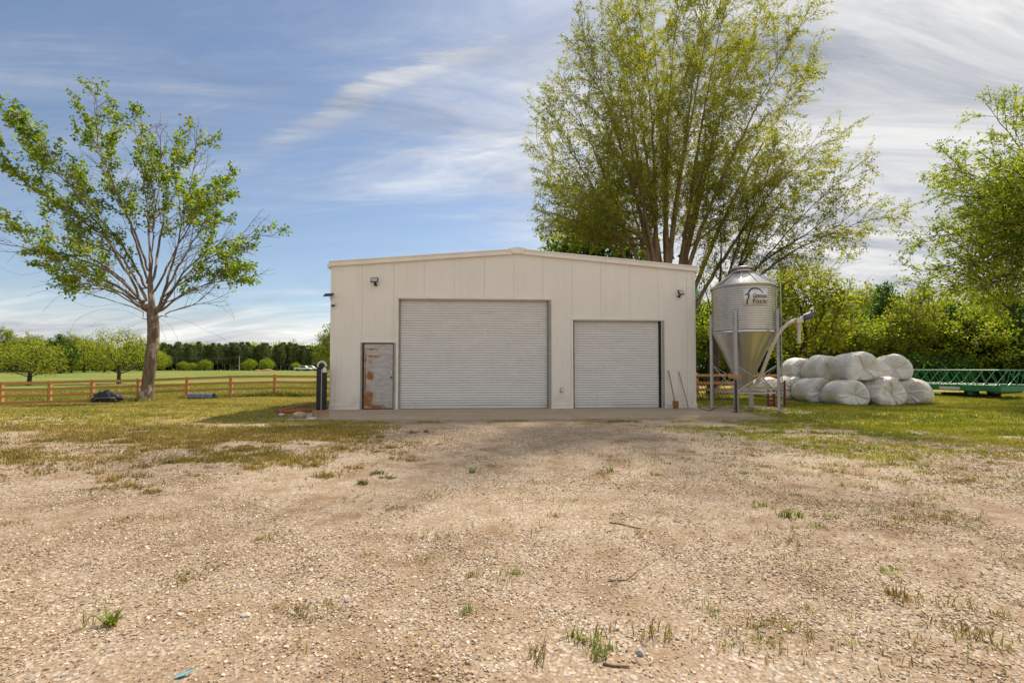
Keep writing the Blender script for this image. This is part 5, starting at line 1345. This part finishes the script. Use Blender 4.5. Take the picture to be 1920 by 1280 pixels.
# taller tree just behind the bin, then the wood from left to right
plant(pB, on(1505, 33), 1.0, (1.0, 1.0, 0.84), 'slim tree rising just right of the feed bin ladder', WG)
wood_lab = {0: 'light green tree in the wood behind the bales and feeder', 1: 'tall pale green tree in the wood behind the bales and feeder', 2: 'low rounded bright green tree in the wood behind the bales and feeder', 3: 'dark green tree in the shade of the wood behind the bales and feeder'}
row = [(1325, 44, 2, 1.0), (1375, 47, 0, 1.05), (1420, 44, 3, 0.9), (1470, 46, 3, 0.95), (1545, 42, 0, .92), (1585, 46, 3, 0.9), (1622, 41, 2, .98), (1660, 44, 3, 1.0), (1700, 40, 0, .88), (1745, 43, 1, 0.76), (1790, 40, 3, .9), (1820, 38, 2, 1.05), (1870, 41, 0, .95), (1905, 37, 3, .85), (1950, 40, 2, 1.05), (2010, 38, 0, 1.0), (2080, 39, 2, 1.1),
       (1340, 54, 1, 1.0), (1400, 56, 0, 1.2), (1530, 53, 1, .95), (1600, 55, 0, 1.05), (1670, 52, 2, 1.2), (1735, 53, 0, 1.0), (1800, 51, 2, 1.2), (1860, 50, 1, .85), (1930, 50, 0, 1.0), (2000, 50, 1, .9), (1285, 50, 3, 1.1), (1235, 46, 3, 1.25), (1180, 47, 3, 1.3), (1130, 48, 3, 1.1), (1450, 60, 0, 1.25), (1640, 62, 0, 1.2), (1780, 62, 0, 1.15), (1560, 64, 3, 1.1), (1700, 66, 3, 1.15), (1850, 64, 3, 1.1), (1940, 62, 3, 1.1), (1500, 66, 3, 1.1)]
ORD = ['first', 'second', 'third', 'fourth', 'fifth', 'sixth', 'seventh', 'eighth', 'ninth', 'tenth', 'eleventh', 'twelfth', 'thirteenth', 'fourteenth', 'fifteenth', 'sixteenth', 'seventeenth', 'eighteenth', 'nineteenth', 'twentieth']
look = {0: 'light green tree', 1: 'tall pale green tree', 2: 'low rounded bright green tree', 3: 'dark green tree'}
for rown, sel in (('front', lambda Y: Y < 48), ('second', lambda Y: 48 <= Y < 58), ('rear', lambda Y: Y >= 58)):
    for q, (px, Y, k, s) in enumerate(sorted([t_ for t_ in row if sel(t_[1])])):
        plant(protos[k], on(px, Y), rw.uniform(0, 6.28), (s * rw.uniform(.8, 1.15), s * rw.uniform(.8, 1.15), s * rw.uniform(.72, 1.16)), look[k] + ', ' + ORD[q] + ' from the left in the ' + rown + ' row of the wood', WG)
# understorey of the wood: dense mass of shrubs along its foot
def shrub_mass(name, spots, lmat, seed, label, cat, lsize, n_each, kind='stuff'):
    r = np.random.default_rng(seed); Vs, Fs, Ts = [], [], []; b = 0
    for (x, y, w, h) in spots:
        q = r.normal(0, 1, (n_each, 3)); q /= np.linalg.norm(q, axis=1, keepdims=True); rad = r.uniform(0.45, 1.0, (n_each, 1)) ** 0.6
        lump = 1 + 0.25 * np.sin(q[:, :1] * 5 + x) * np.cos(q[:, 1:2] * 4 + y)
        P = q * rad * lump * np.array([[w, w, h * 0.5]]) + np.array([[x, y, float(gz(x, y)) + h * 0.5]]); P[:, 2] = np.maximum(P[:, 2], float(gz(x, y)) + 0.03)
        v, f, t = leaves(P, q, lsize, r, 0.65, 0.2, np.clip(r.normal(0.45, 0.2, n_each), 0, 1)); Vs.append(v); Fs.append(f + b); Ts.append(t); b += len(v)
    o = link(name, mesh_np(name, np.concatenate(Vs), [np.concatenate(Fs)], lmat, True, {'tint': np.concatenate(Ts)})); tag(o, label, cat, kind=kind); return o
sr = random.Random(77)
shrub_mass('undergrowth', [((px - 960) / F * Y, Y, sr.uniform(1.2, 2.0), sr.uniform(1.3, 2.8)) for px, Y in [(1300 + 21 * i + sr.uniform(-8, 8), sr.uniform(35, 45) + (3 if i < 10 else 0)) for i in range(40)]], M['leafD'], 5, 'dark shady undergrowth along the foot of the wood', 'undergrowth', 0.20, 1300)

# field trees and far woods on the left
Yf = 50.0
plant(pE, on(55, 50), 0.4, (0.95, 0.95, 0.80), 'rounded yellow green field tree at the far left', 'small trees standing in the field')
plant(pE, on(224, 54), 2.2, (0.92, 0.92, 1.05), 'yellow green field tree with dark forked stems left of the shade tree', 'small trees standing in the field')
FG = 'trees of the far wood across the field'
fr_ = random.Random(33)
for i in range(19):
    px = -60 + i * 20 + fr_.uniform(-8, 8); Y = 118 + fr_.uniform(-10, 14) + max(0, px - 120) * 0.2
    k = fr_.choice([0, 0, 1, 2, 0, 3]); s = 1.02 + fr_.uniform(-.15, .16) - 0.0006 * px
    plant(protos[k], on(px, Y), fr_.uniform(0, 6.28), (s * 1.15, s * 1.15, s), look[k] + ', ' + ORD[i] + ' from the left in the far wood across the field', FG)
plant(pD, on(1130, 35), 1.0, (1.6, 1.5, 1.72), 'dark green tree showing over the roof left of the tallest tree', None)
plant(pA, on(1072, 38), 1.7, (1.3, 1.3, 1.42), 'lower green tree showing just over the roof right of the ridge', None)
# tree and bushes just left of the building, behind the fence
plant(pA, on(634, 62), 2.0, (0.95, 0.95, 0.86), 'green tree half hidden behind the left wall of the shop', None)
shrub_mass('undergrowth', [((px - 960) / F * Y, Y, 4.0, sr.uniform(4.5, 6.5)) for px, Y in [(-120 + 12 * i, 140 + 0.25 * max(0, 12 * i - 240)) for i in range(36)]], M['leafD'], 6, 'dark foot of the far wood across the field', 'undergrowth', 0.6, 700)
shrub_mass('undergrowth', [((270 + 8.5 * i - 960) / F * 188, 188, 3.2, sr.uniform(5.5, 8.0)) for i in range(44)], M['leafD'], 7, 'dark shade between the trunks of the far pines', 'undergrowth', 0.7, 600)  # dark leaf mass added behind the pines as shade between trunks
# pines
def pine_proto(seed):
    r = np.random.default_rng(seed); H = 15.0; P, D = [], []
    tr_ = MB().tube([(0, 0, 0), (0.05, 0, 5), (0.0, 0.05, 10), (0.02, 0, H)], [0.2, 0.16, 0.10, 0.03], 7)
    for z in np.arange(3.5, H - 0.3, 0.42):
        wv = (1.0 - ((z - 3.5) / (H - 3.5)) ** 3.2) * 2.3 * r.uniform(0.75, 1.1) * (0.55 + 0.45 * ss(3, 7, z)) + 0.3
        for a_ in r.uniform(0, 6.28, 6):
            tr_.tube([(0, 0, z), (math.cos(a_) * wv * .9, math.sin(a_) * wv * .9, z + 0.25 * wv)], [0.03, 0.012], 3, cap=False)
            for q in np.linspace(0.35, 1.0, 6):
                for _ in range(5): P.append((math.cos(a_) * wv * q + r.normal(0, .16), math.sin(a_) * wv * q + r.normal(0, .16), z + 0.25 * wv * q + r.normal(0, .13))); D.append((math.cos(a_), math.sin(a_), 0.6))
    P = np.array(P); D = np.array(D); v, f, t = leaves(P, D, 0.42, r, 0.45, 0.0, np.clip(r.normal(.5, .22, len(P)), 0, 1))
    root = empty('pine_tree', (0, -80, 0)); tr_.build('trunk', M['bark2'], root); link('crown', mesh_np('pine_crown', v, [f], M['needle'], True, {'tint': t}), root); return root
pines = [pine_proto(61), pine_proto(62)]
for p in pines: used[id(p)] = False
PG = 'pines along the far edge of the field'
for rowi, (Yp, n) in enumerate(((172, 34), (180, 32))):
    for i in range(n):
        px = 292 + i * (315 / n) + fr_.uniform(-4, 4) + rowi * 5; s = fr_.uniform(0.58, 0.72) + rowi * 0.05
        plant(pines[i % 2], on(px, Yp + fr_.uniform(-3, 3)), fr_.uniform(0, 6.28), (s * 1.05, s * 1.05, s), 'dark pine in the long row at the far edge of the field', PG)
# bushes at the foot of the pines
for i, (px, Y, s) in enumerate(((345, 158, .42), (362, 157, .36), (385, 160, .5), (468, 158, .52), (500, 157, .55), (556, 150, .36))):
    plant(pC_, on(px, Y), i * 1.3, (s * 1.25, s * 1.25, s), ['pale bush leftmost before the row of pines', 'second pale bush from the left before the row of pines', 'third bush from the left before the row of pines', 'fourth bush from the left before the row of pines', 'rounded green bush before the pines near the dirt mound', 'bush nearest the white vehicles across the field'][i], 'bushes before the row of pines')
# hazy wooded rise behind everything, a single mass
def hill_wood():
    r = np.random.default_rng(91); spots = []
    for i in range(170):
        px = r.uniform(-150, 700); Y = r.uniform(205, 330); spots.append(((px - 960) / F * Y, Y, r.uniform(3, 5), 0))
    Vs, Fs, Ts = [], [], []; b = 0
    for x, y, w, _ in spots:
        h = 11.5 + (y - 205) * 0.06 + r.uniform(-1.5, 2.5); q = r.normal(0, 1, (420, 3)); q /= np.linalg.norm(q, axis=1, keepdims=True)
        P = q * r.uniform(.6, 1, (420, 1)) * np.array([[w, w, h * .42]]) + np.array([[x, y, float(gz(x, y)) + h * .58]])
        v, f, t = leaves(P, q, 0.75, r, 0.7, 0.1, np.clip(r.normal(r.uniform(.3, .8), .15, 420), 0, 1)); Vs.append(v); Fs.append(f + b); Ts.append(t); b += len(v)
    o = link('far_wood', mesh_np('far_wood', np.concatenate(Vs), [np.concatenate(Fs)], M['leafE'], True, {'tint': np.concatenate(Ts)})); tag(o, 'distant mixed wood rising behind the pines', 'wood', kind='stuff')
hill_wood()

# utility pole, dirt mound and white vehicles across the field
up_ = on(449, 150); po = empty('utility_pole', up_); tag(po, 'thin grey utility pole standing before the row of pines', 'utility pole')
MB().tube([(0, 0, 0), (0, 0, 4.9)], [0.13, 0.09], 8).build('pole', plain('pole_grey', (0.42, 0.40, 0.36), 0.8), po); MB().bar((-0.9, 0, 4.6), (0.9, 0, 4.6), 0.09, 0.09).build('crossarm', M['oldwood'], po)
for z in (4.65, 4.2):
    a_ = Vector((-0.8, 0, z)); b_ = Vector((-26, 4, z + 0.2))
    MB().tube([a_.lerp(b_, t_) + Vector((0, 0, -0.5 * 4 * t_ * (1 - t_))) for t_ in np.linspace(0, 1, 10)], 0.02, 4).build('wire', M['steel'], po)
dm = on(497, 148); bmx = bmesh.new(); bmesh.ops.create_icosphere(bmx, subdivisions=3, radius=1)
for v in bmx.verts: v.co = Vector((v.co.x * 3.6 * (1 + .15 * math.sin(v.co.y * 9)), v.co.y * 1.5, max(-0.1, v.co.z) * (0.55 + 0.2 * math.sin(v.co.x * 6))))
me = bpy.data.meshes.new('dirt_mound'); bmx.to_mesh(me); bmx.free(); me.materials.append(plain('red_dirt', (0.34, 0.17, 0.09), 0.95, 0, 0.3, 2)); tag(link('dirt_mound', me, None, dm), 'low reddish dirt mound before the pines across the field', 'dirt mound')
def pickup(px, Y, label):
    p = on(px, Y); t = empty('pickup_truck', p, R(4)); tag(t, label, 'truck', 'white vehicles parked across the field')
    MB().prism([(-2.6, 0.5), (2.5, 0.5), (2.55, 0.95), (1.5, 1.12), (-2.6, 1.12)], -0.9, 0.9).build('body', M['white'], t, 0.06)
    MB().prism([(-0.9, 1.125), (1.4, 1.125), (0.75, 1.75), (-0.7, 1.75)], -0.8, 0.8).build('cab', M['white'], t, 0.06)
    MB().prism([(-0.72, 1.2), (1.12, 1.2), (0.66, 1.66), (-0.6, 1.66)], -0.815, -0.805).build('side_window', M['black'], t)
    for x in (-1.7, 1.65):
        for y in (-0.82, 0.82): MB().tube([(x, y - 0.1, 0.36), (x, y + 0.1, 0.36)], 0.36, 16).build('wheel', M['tyre'], t)
pickup(569, 148, 'left of the two white vehicles parked across the field'); pickup(582, 150, 'right of the two white vehicles parked across the field, nearest the standpipe')

# ---------------------------------------------------------------- gravel, grass and weeds
def stones(n, ylo, yhi, smin, smax, seed, name, label):
    r = np.random.default_rng(seed)
    Y = np.sqrt(r.uniform(ylo ** 2, yhi ** 2, n * 3)); X = r.uniform(-1.32, 1.32, n * 3) * Y
    d = 0.30 + 1.1 * (fbm(X, Y, 0.8, 4, 61) - 0.42) * 3.4 - 0.75 * lawn_density(X, Y)
    tr = X - (1.2 - 0.10 * (Y - 6) + 0.25 * np.sin(Y * 0.5)); d = d * (1 - 0.55 * (np.exp(-((tr - 0.85) / 0.22) ** 2) + np.exp(-((tr + 0.85) / 0.22) ** 2)))
    d = np.where((Y > 11.55) & (X > -6.5) & (X < 7.2), 0.02, d)
    keep = r.random(n * 3) < np.clip(d, 0.04, 1); X, Y = X[keep][:n], Y[keep][:n]; m = len(X)
    Z = gz(X, Y)
    oct_ = np.array([[-1, -1, -1], [1, -1, -1], [1, 1, -1], [-1, 1, -1], [-1, -1, 1], [1, -1, 1], [1, 1, 1], [-1, 1, 1]], float)
    S = (smin + (smax - smin) * r.beta(1.2, 3.5, m))[:, None, None] * 0.5
    sh_ = oct_[None] * r.uniform(0.45, 1.0, (m, 8, 3)); sh_ *= np.stack([np.ones(m), r.uniform(.55, .95, m), r.uniform(.4, .8, m)], 1)[:, None, :]
    a_ = r.uniform(0, 6.28, m); c, s = np.cos(a_), np.sin(a_); x = sh_[..., 0] * c[:, None] - sh_[..., 1] * s[:, None]; y = sh_[..., 0] * s[:, None] + sh_[..., 1] * c[:, None]
    tl, tm = r.normal(0, .25, (m, 1)), r.normal(0, .25, (m, 1))
    V = np.stack([x, y, sh_[..., 2] + x * tl + y * tm], 2) * S; V[..., 0] += X[:, None]; V[..., 1] += Y[:, None]; V[..., 2] += (Z + S[:, 0, 0] * 0.05)[:, None]
    cube = np.array([[0, 3, 2, 1], [4, 5, 6, 7], [0, 1, 5, 4], [1, 2, 6, 5], [2, 3, 7, 6], [3, 0, 4, 7]])
    Fq = (np.arange(m)[:, None, None] * 8 + cube[None]).reshape(-1, 4)
    o = link(name, mesh_np(name, V.reshape(-1, 3), [Fq], M['gravel'], False, {'tint': np.repeat(r.random(m), 8)})); tag(o, label, 'gravel', kind='stuff')
def gravel_mat():
    m = Mat('crushed_stone', 0.9, 0, 0.2); a_ = m.attr('tint')
    c = m.ramp(a_, [(0.0, (0.15, 0.14, 0.14)), (0.12, (0.32, 0.28, 0.25)), (0.22, (0.37, 0.27, 0.175)), (0.5, (0.44, 0.335, 0.235)), (0.7, (0.34, 0.215, 0.12)), (0.78, (0.55, 0.455, 0.355)), (1.0, (0.82, 0.75, 0.66))])
    c = m.mix(0.35, c, m.ramp(m.noise(m.world(), 60, 4, 0.7), [(0.3, (0.30, 0.20, 0.115)), (0.7, (0.62, 0.48, 0.33))])); m.color(c); return m.m
M['gravel'] = gravel_mat()
stones(82000, 1.5, 5.0, 0.005, 0.030, 101, 'gravel', 'loose tan and grey crushed stone in the near yard')
stones(62000, 5.0, 10.5, 0.010, 0.038, 102, 'gravel', 'loose tan and grey crushed stone in the middle yard')
def blades(P, h, r, nb=5, width=0.006, lean=0.5, tint=None, spread=0.03):
    """tufts of bent blades, 2 segments each"""
    n = len(P); k = n * nb; B = np.repeat(P, nb, 0) + np.concatenate([r.normal(0, 1, (k, 2)), np.zeros((k, 1))], 1) * np.repeat(np.broadcast_to(spread, (n,)), nb)[:, None]
    a_ = r.uniform(0, 6.28, k); H = np.repeat(np.broadcast_to(h, (n,)), nb) * r.uniform(0.5, 1.25, k); ln = H * lean * r.uniform(0.2, 1.4, k)
    d = np.stack([np.cos(a_), np.sin(a_), np.zeros(k)], 1); s = np.stack([-np.sin(a_), np.cos(a_), np.zeros(k)], 1) * (width * r.uniform(.6, 1.3, k))[:, None]
    mid = B + d * ln[:, None] * 0.35; mid[:, 2] += H * 0.62; tp = B + d * ln[:, None]; tp[:, 2] += H
    V = np.stack([B - s, B + s, mid + s * .75, mid - s * .75, tp], 1).reshape(-1, 3); ii = np.arange(k)[:, None] * 5
    tt_ = np.repeat(np.clip(np.repeat(r.normal(.5, .2, n) if tint is None else tint, nb) + r.normal(0, .12, k), 0, 1), 5)
    return V, ii + np.array([[0, 1, 2, 3]]), ii + np.array([[3, 2, 4]]), tt_
def grass_patch(name, n, x0, x1, y0, y1, h0, h1, seed, mat, label, dens=None, nb=5, width=0.008, lean=0.6, far=0.0):
    r = np.random.default_rng(seed); X = r.uniform(x0, x1, n); Y = r.uniform(y0, y1, n)
    vis = np.abs(X) < Y * 1.45 + 2
    d = lawn_density(X, Y) if dens is None else dens(X, Y)
    k = vis & (r.random(n) < d); 
    ex = (Y > 11.7) & (Y < 26) & (X > -6.2) & (X < 7.2); k &= ~ex
    X, Y = X[k], Y[k]; tn = np.clip(fbm(X * .6, Y * 1.5, 0.9, 3, 71) * 1.3 - 0.12 + r.normal(0, .1, len(X)), 0, 1)
    h = r.uniform(h0, h1, len(X)) * (0.6 + 0.8 * fbm(X, Y, 1.1, 2, 81)); P = np.stack([X, Y, gz(X, Y) - 0.005], 1)
    V, f4, f3, t = blades(P, h, r, nb, width, lean, tn, 0.05); o = link(name, mesh_np(name, V, [f4, f3], mat, True, {'tint': t})); tag(o, label, 'grass', kind='stuff')
grass_patch('grass', 50000, -34, -4, 9, 25, 0.03, 0.075, 201, M['grass'], 'short yellowish grass of the left lawn', width=0.010)
grass_patch('grass', 52000, 5, 38, 9, 27, 0.04, 0.09, 202, M['grassG'], 'short green grass of the right lawn', width=0.011)
grass_patch('grass', 16000, -13, -2.2, 5.6, 10.8, 0.03, 0.08, 203, M['dryweed'], 'patchy dry grass at the edge of the gravel on the left', nb=7, width=0.006)
grass_patch('grass', 16000, 2.5, 14, 5.2, 10.8, 0.025, 0.07, 204, M['grassG'], 'patchy grass at the edge of the gravel on the right', nb=7, width=0.006)
grass_patch('grass', 60000, -40, 3, 25.2, 50, 0.12, 0.26, 205, M['grassG'], 'taller meadow grass beyond the board fence', dens=lambda x, y: np.ones_like(x) * 0.8, nb=4, width=0.018, lean=0.7)
# unmown grass along the fence line and at the tree foot
def fence_dens(x, y): return np.clip(np.exp(-((y - (24.9 + 0.09 * (x + 14) * (x < -14))) / 0.35) ** 2) + np.exp(-(((x - BL.x) / .9) ** 2 + ((y - BL.y) / .6) ** 2)), 0, 1)
grass_patch('grass', 16000, -29, -6, 22, 25.6, 0.12, 0.28, 206, M['grass'], 'longer dry grass along the foot of the left fence', dens=fence_dens, nb=5, width=0.010)
# sparse weeds through the gravel, uncountable small ones
def weed_dens(x, y): return np.clip(0.03 + 0.9 * ss(0.52, 0.68, fbm(x, y, 1.3, 3, 91)) * (0.2 + 0.8 * ss(0.3, 2.6, x)), 0, 1)
grass_patch('small_weeds', 6500, -8, 10, 2.0, 9.5, 0.015, 0.055, 207, M['dryweed'], 'small dry weeds scattered through the gravel', dens=weed_dens, nb=6, width=0.003, lean=0.9)
grass_patch('small_weeds', 2600, -5, 10, 2.0, 9.5, 0.02, 0.06, 208, M['weed'], 'small green weeds scattered through the gravel', dens=weed_dens, nb=6, width=0.003, lean=0.8)
def weed_clusters(name, nc, seed, mat, label, h0, h1, xr, yr, right=True, k=14, width=0.0035):
    r = np.random.default_rng(seed); C = []
    while len(C) < nc:
        y = math.sqrt(r.uniform(yr[0] ** 2, yr[1] ** 2)); x = r.uniform(*xr)
        if abs(x) > y * 1.15: continue
        if right and r.random() > 0.12 + 0.88 * float(ss(0.2, 0.75, x / y)): continue
        C.append((x, y))
    C = np.array(C); rad = r.uniform(0.02, 0.11, nc); X = np.repeat(C[:, 0], k) + r.normal(0, 1, nc * k) * np.repeat(rad * 1.4, k); Y = np.repeat(C[:, 1], k) + r.normal(0, 1, nc * k) * np.repeat(rad, k)
    h = np.repeat(r.uniform(h0, h1, nc), k) * r.uniform(.5, 1.1, nc * k); P = np.stack([X, Y, gz(X, Y) - 0.003], 1)
    V, f4, f3, t = blades(P, h, r, 5, width, 0.9, np.clip(np.repeat(r.normal(.5, .22, nc), k), 0, 1), 0.012); o = link(name, mesh_np(name, V, [f4, f3], mat, True, {'tint': t})); tag(o, label, 'weeds', kind='stuff')
weed_clusters('small_weeds', 230, 311, M['dryweed'], 'dry weed tufts thickening towards the right of the gravel yard', 0.02, 0.055, (-9, 10), (2.1, 8.5), width=0.0025)
weed_clusters('small_weeds', 150, 312, M['weed'], 'green weed tufts thickening towards the right of the gravel yard', 0.02, 0.05, (-9, 10), (2.1, 8.5), width=0.0022)
weed_clusters('small_weeds', 120, 313, M['dryweed'], 'brownish tufts in the gravel below the left lawn', 0.03, 0.08, (-9, -1.5), (5.0, 9.5), False, 22, 0.005)
# tufts along the front of the apron
def apron_dens(x, y): return np.clip(np.exp(-((y - (11.45 + 0.06 * x)) / 0.28) ** 2) * ss(0.5, 0.62, fbm(x, y, 1.7, 2, 99)), 0, 1)
grass_patch('grass', 4500, -5.5, 7.5, 10.5, 11.69, 0.03, 0.07, 209, M['grass'], 'short tufts along the front edge of the concrete apron', dens=apron_dens, nb=6, width=0.006)

# single weeds and grass clumps that stand out
def weed(px, py, h, label, mat, seed, nb=34, width=0.007, lean=0.8, spread=0.02):
    p = gpt(px, py); r = np.random.default_rng(seed); k = 5
    P = np.stack([r.normal(0, spread * 1.2, k), r.normal(0, spread, k), np.full(k, -0.004)], 1)
    V, f4, f3, t = blades(P, h, r, nb // k, width, lean, np.full(k, .4), spread * .5)
    o = link('weed_clump', mesh_np('weed_clump', V, [f4, f3], mat, True, {'tint': t}), None, p); tag(o, label, 'weed', 'weed clumps standing in the gravel'); return o
weed(208, 1172, 0.075, 'spiky bright green weed in the gravel, nearest the lower left corner', M['weed'], 1, 60, 0.0045, 1.5, 0.012)
weed(1482, 968, 0.075, 'bright green grass tuft standing alone in the gravel, right of centre', M['weed'], 2, 50, 0.006, 0.8, 0.03)
weed(1424, 948, 0.06, 'smaller green tuft just left of the bright lone tuft', M['weed'], 3, 24, 0.005, 0.8, 0.025)
weed(1098, 1198, 0.055, 'low green grass clump at the bottom centre right, upper of the pair', M['weed'], 4, 70, 0.0035, 0.9, 0.035)
weed(1132, 1226, 0.045, 'low green grass clump at the bottom centre right, lower of the pair', M['weed'], 5, 60, 0.0035, 0.9, 0.03)
weed(1212, 1200, 0.07, 'loose yellow green weed with upright stems right of the paired grass clumps', M['dryweed'], 6, 40, 0.003, 0.7, 0.05)
weed(1015, 1232, 0.07, 'thin dry weed left of the paired grass clumps at the bottom', M['dryweed'], 7, 34, 0.003, 0.7, 0.04)
weed(1878, 1200, 0.06, 'broad yellowish weed clump near the lower right corner', M['dryweed'], 8, 90, 0.0035, 1.0, 0.07)
weed(1825, 1142, 0.04, 'flat olive weed patch above the yellowish clump near the right edge', M['dryweed'], 9, 80, 0.003, 1.2, 0.07)
weed(1705, 1122, 0.05, 'low spreading weed with orange tips right of the muddy patch', M['dryweed'], 10, 80, 0.0035, 1.1, 0.06)
weed(872, 1146, 0.05, 'short yellow green tuft just left of centre in the foreground', M['weed'], 11, 30, 0.003, 0.8, 0.02)
weed(884, 886, 0.07, 'small green seedling in the middle distance straight before the wide door', M['weed'], 12, 20, 0.008, 0.7, 0.02)
weed(1141, 884, 0.07, 'small green tuft in the middle distance before the smaller door', M['weed'], 13, 22, 0.008, 0.8, 0.025)
weed(588, 1148, 0.035, 'low olive grass patch left of the dry dirt in the foreground', M['dryweed'], 14, 80, 0.003, 1.2, 0.06)
weed(372, 1080, 0.035, 'low olive grass patch above the spiky weed on the left', M['dryweed'], 15, 80, 0.004, 1.2, 0.06)
weed(150, 1172, 0.07, 'thin brownish weed just left of the spiky green weed', M['dryweed'], 16, 18, 0.003, 0.6, 0.03)
weed(1330, 1125, 0.05, 'thin green sprigs between the muddy patch and the paired clumps', M['weed'], 17, 16, 0.003, 0.6, 0.06)
def stick(pts, r0, label):
    P = [gpt(*p) + Vector((0, 0, r0 * 0.8)) for p in pts]; tag(MB().tube(P, [r0 * (1 - 0.5 * i / len(P)) for i in range(len(P))], 6).build('stick', M['stick'], smooth=True), label, 'stick')
stick([(1143, 980), (1165, 983), (1185, 988), (1203, 991)], 0.006, 'straight dark stick lying on the gravel in the middle of the yard')
stick([(1142, 1089), (1175, 1087), (1196, 1070), (1216, 1058)], 0.004, 'bent pale twig lying on the dirt below the straight stick')
stick([(1130, 1245), (1150, 1249), (1180, 1250)], 0.006, 'short thick stick at the bottom of the picture right of centre')
rock('stone', 456, 1158, 0.022, 'pale flat stone standing out in the gravel at the lower left', rkm2, 21, 0.5)
rock('stone', 1158, 1182, 0.018, 'light grey stone beside the paired grass clumps', rkm2, 22, 0.7)
rock('stone', 648, 1130, 0.016, 'bluish grey stone in the foreground right of the olive patch', plain('stone_grey', (0.30, 0.31, 0.34), 0.9), 23, 0.6)
rock('stone', 1202, 1230, 0.02, 'grey pebble just right of the lower grass clump', plain('stone_grey', (0.36, 0.35, 0.34), 0.9), 24, 0.7)
bp0 = gpt(345, 1267); bs = MB(); vv = [(-0.03, -0.006, 0.004), (0.0, -0.011, 0.012), (0.03, 0.0, 0.016), (0.034, 0.009, 0.02), (0.0, 0.010, 0.012), (-0.028, 0.008, 0.006)]
bso = bs.add(vv, [(0, 1, 4, 5), (1, 2, 3, 4)]).build('plastic_scrap', M['blue'], loc=bp0, rot=(0, 0, R(25))); md = bso.modifiers.new('thick', 'SOLIDIFY'); md.thickness = 0.002
tag(bso, 'small pale blue plastic scrap on the gravel at the bottom left', 'scrap')
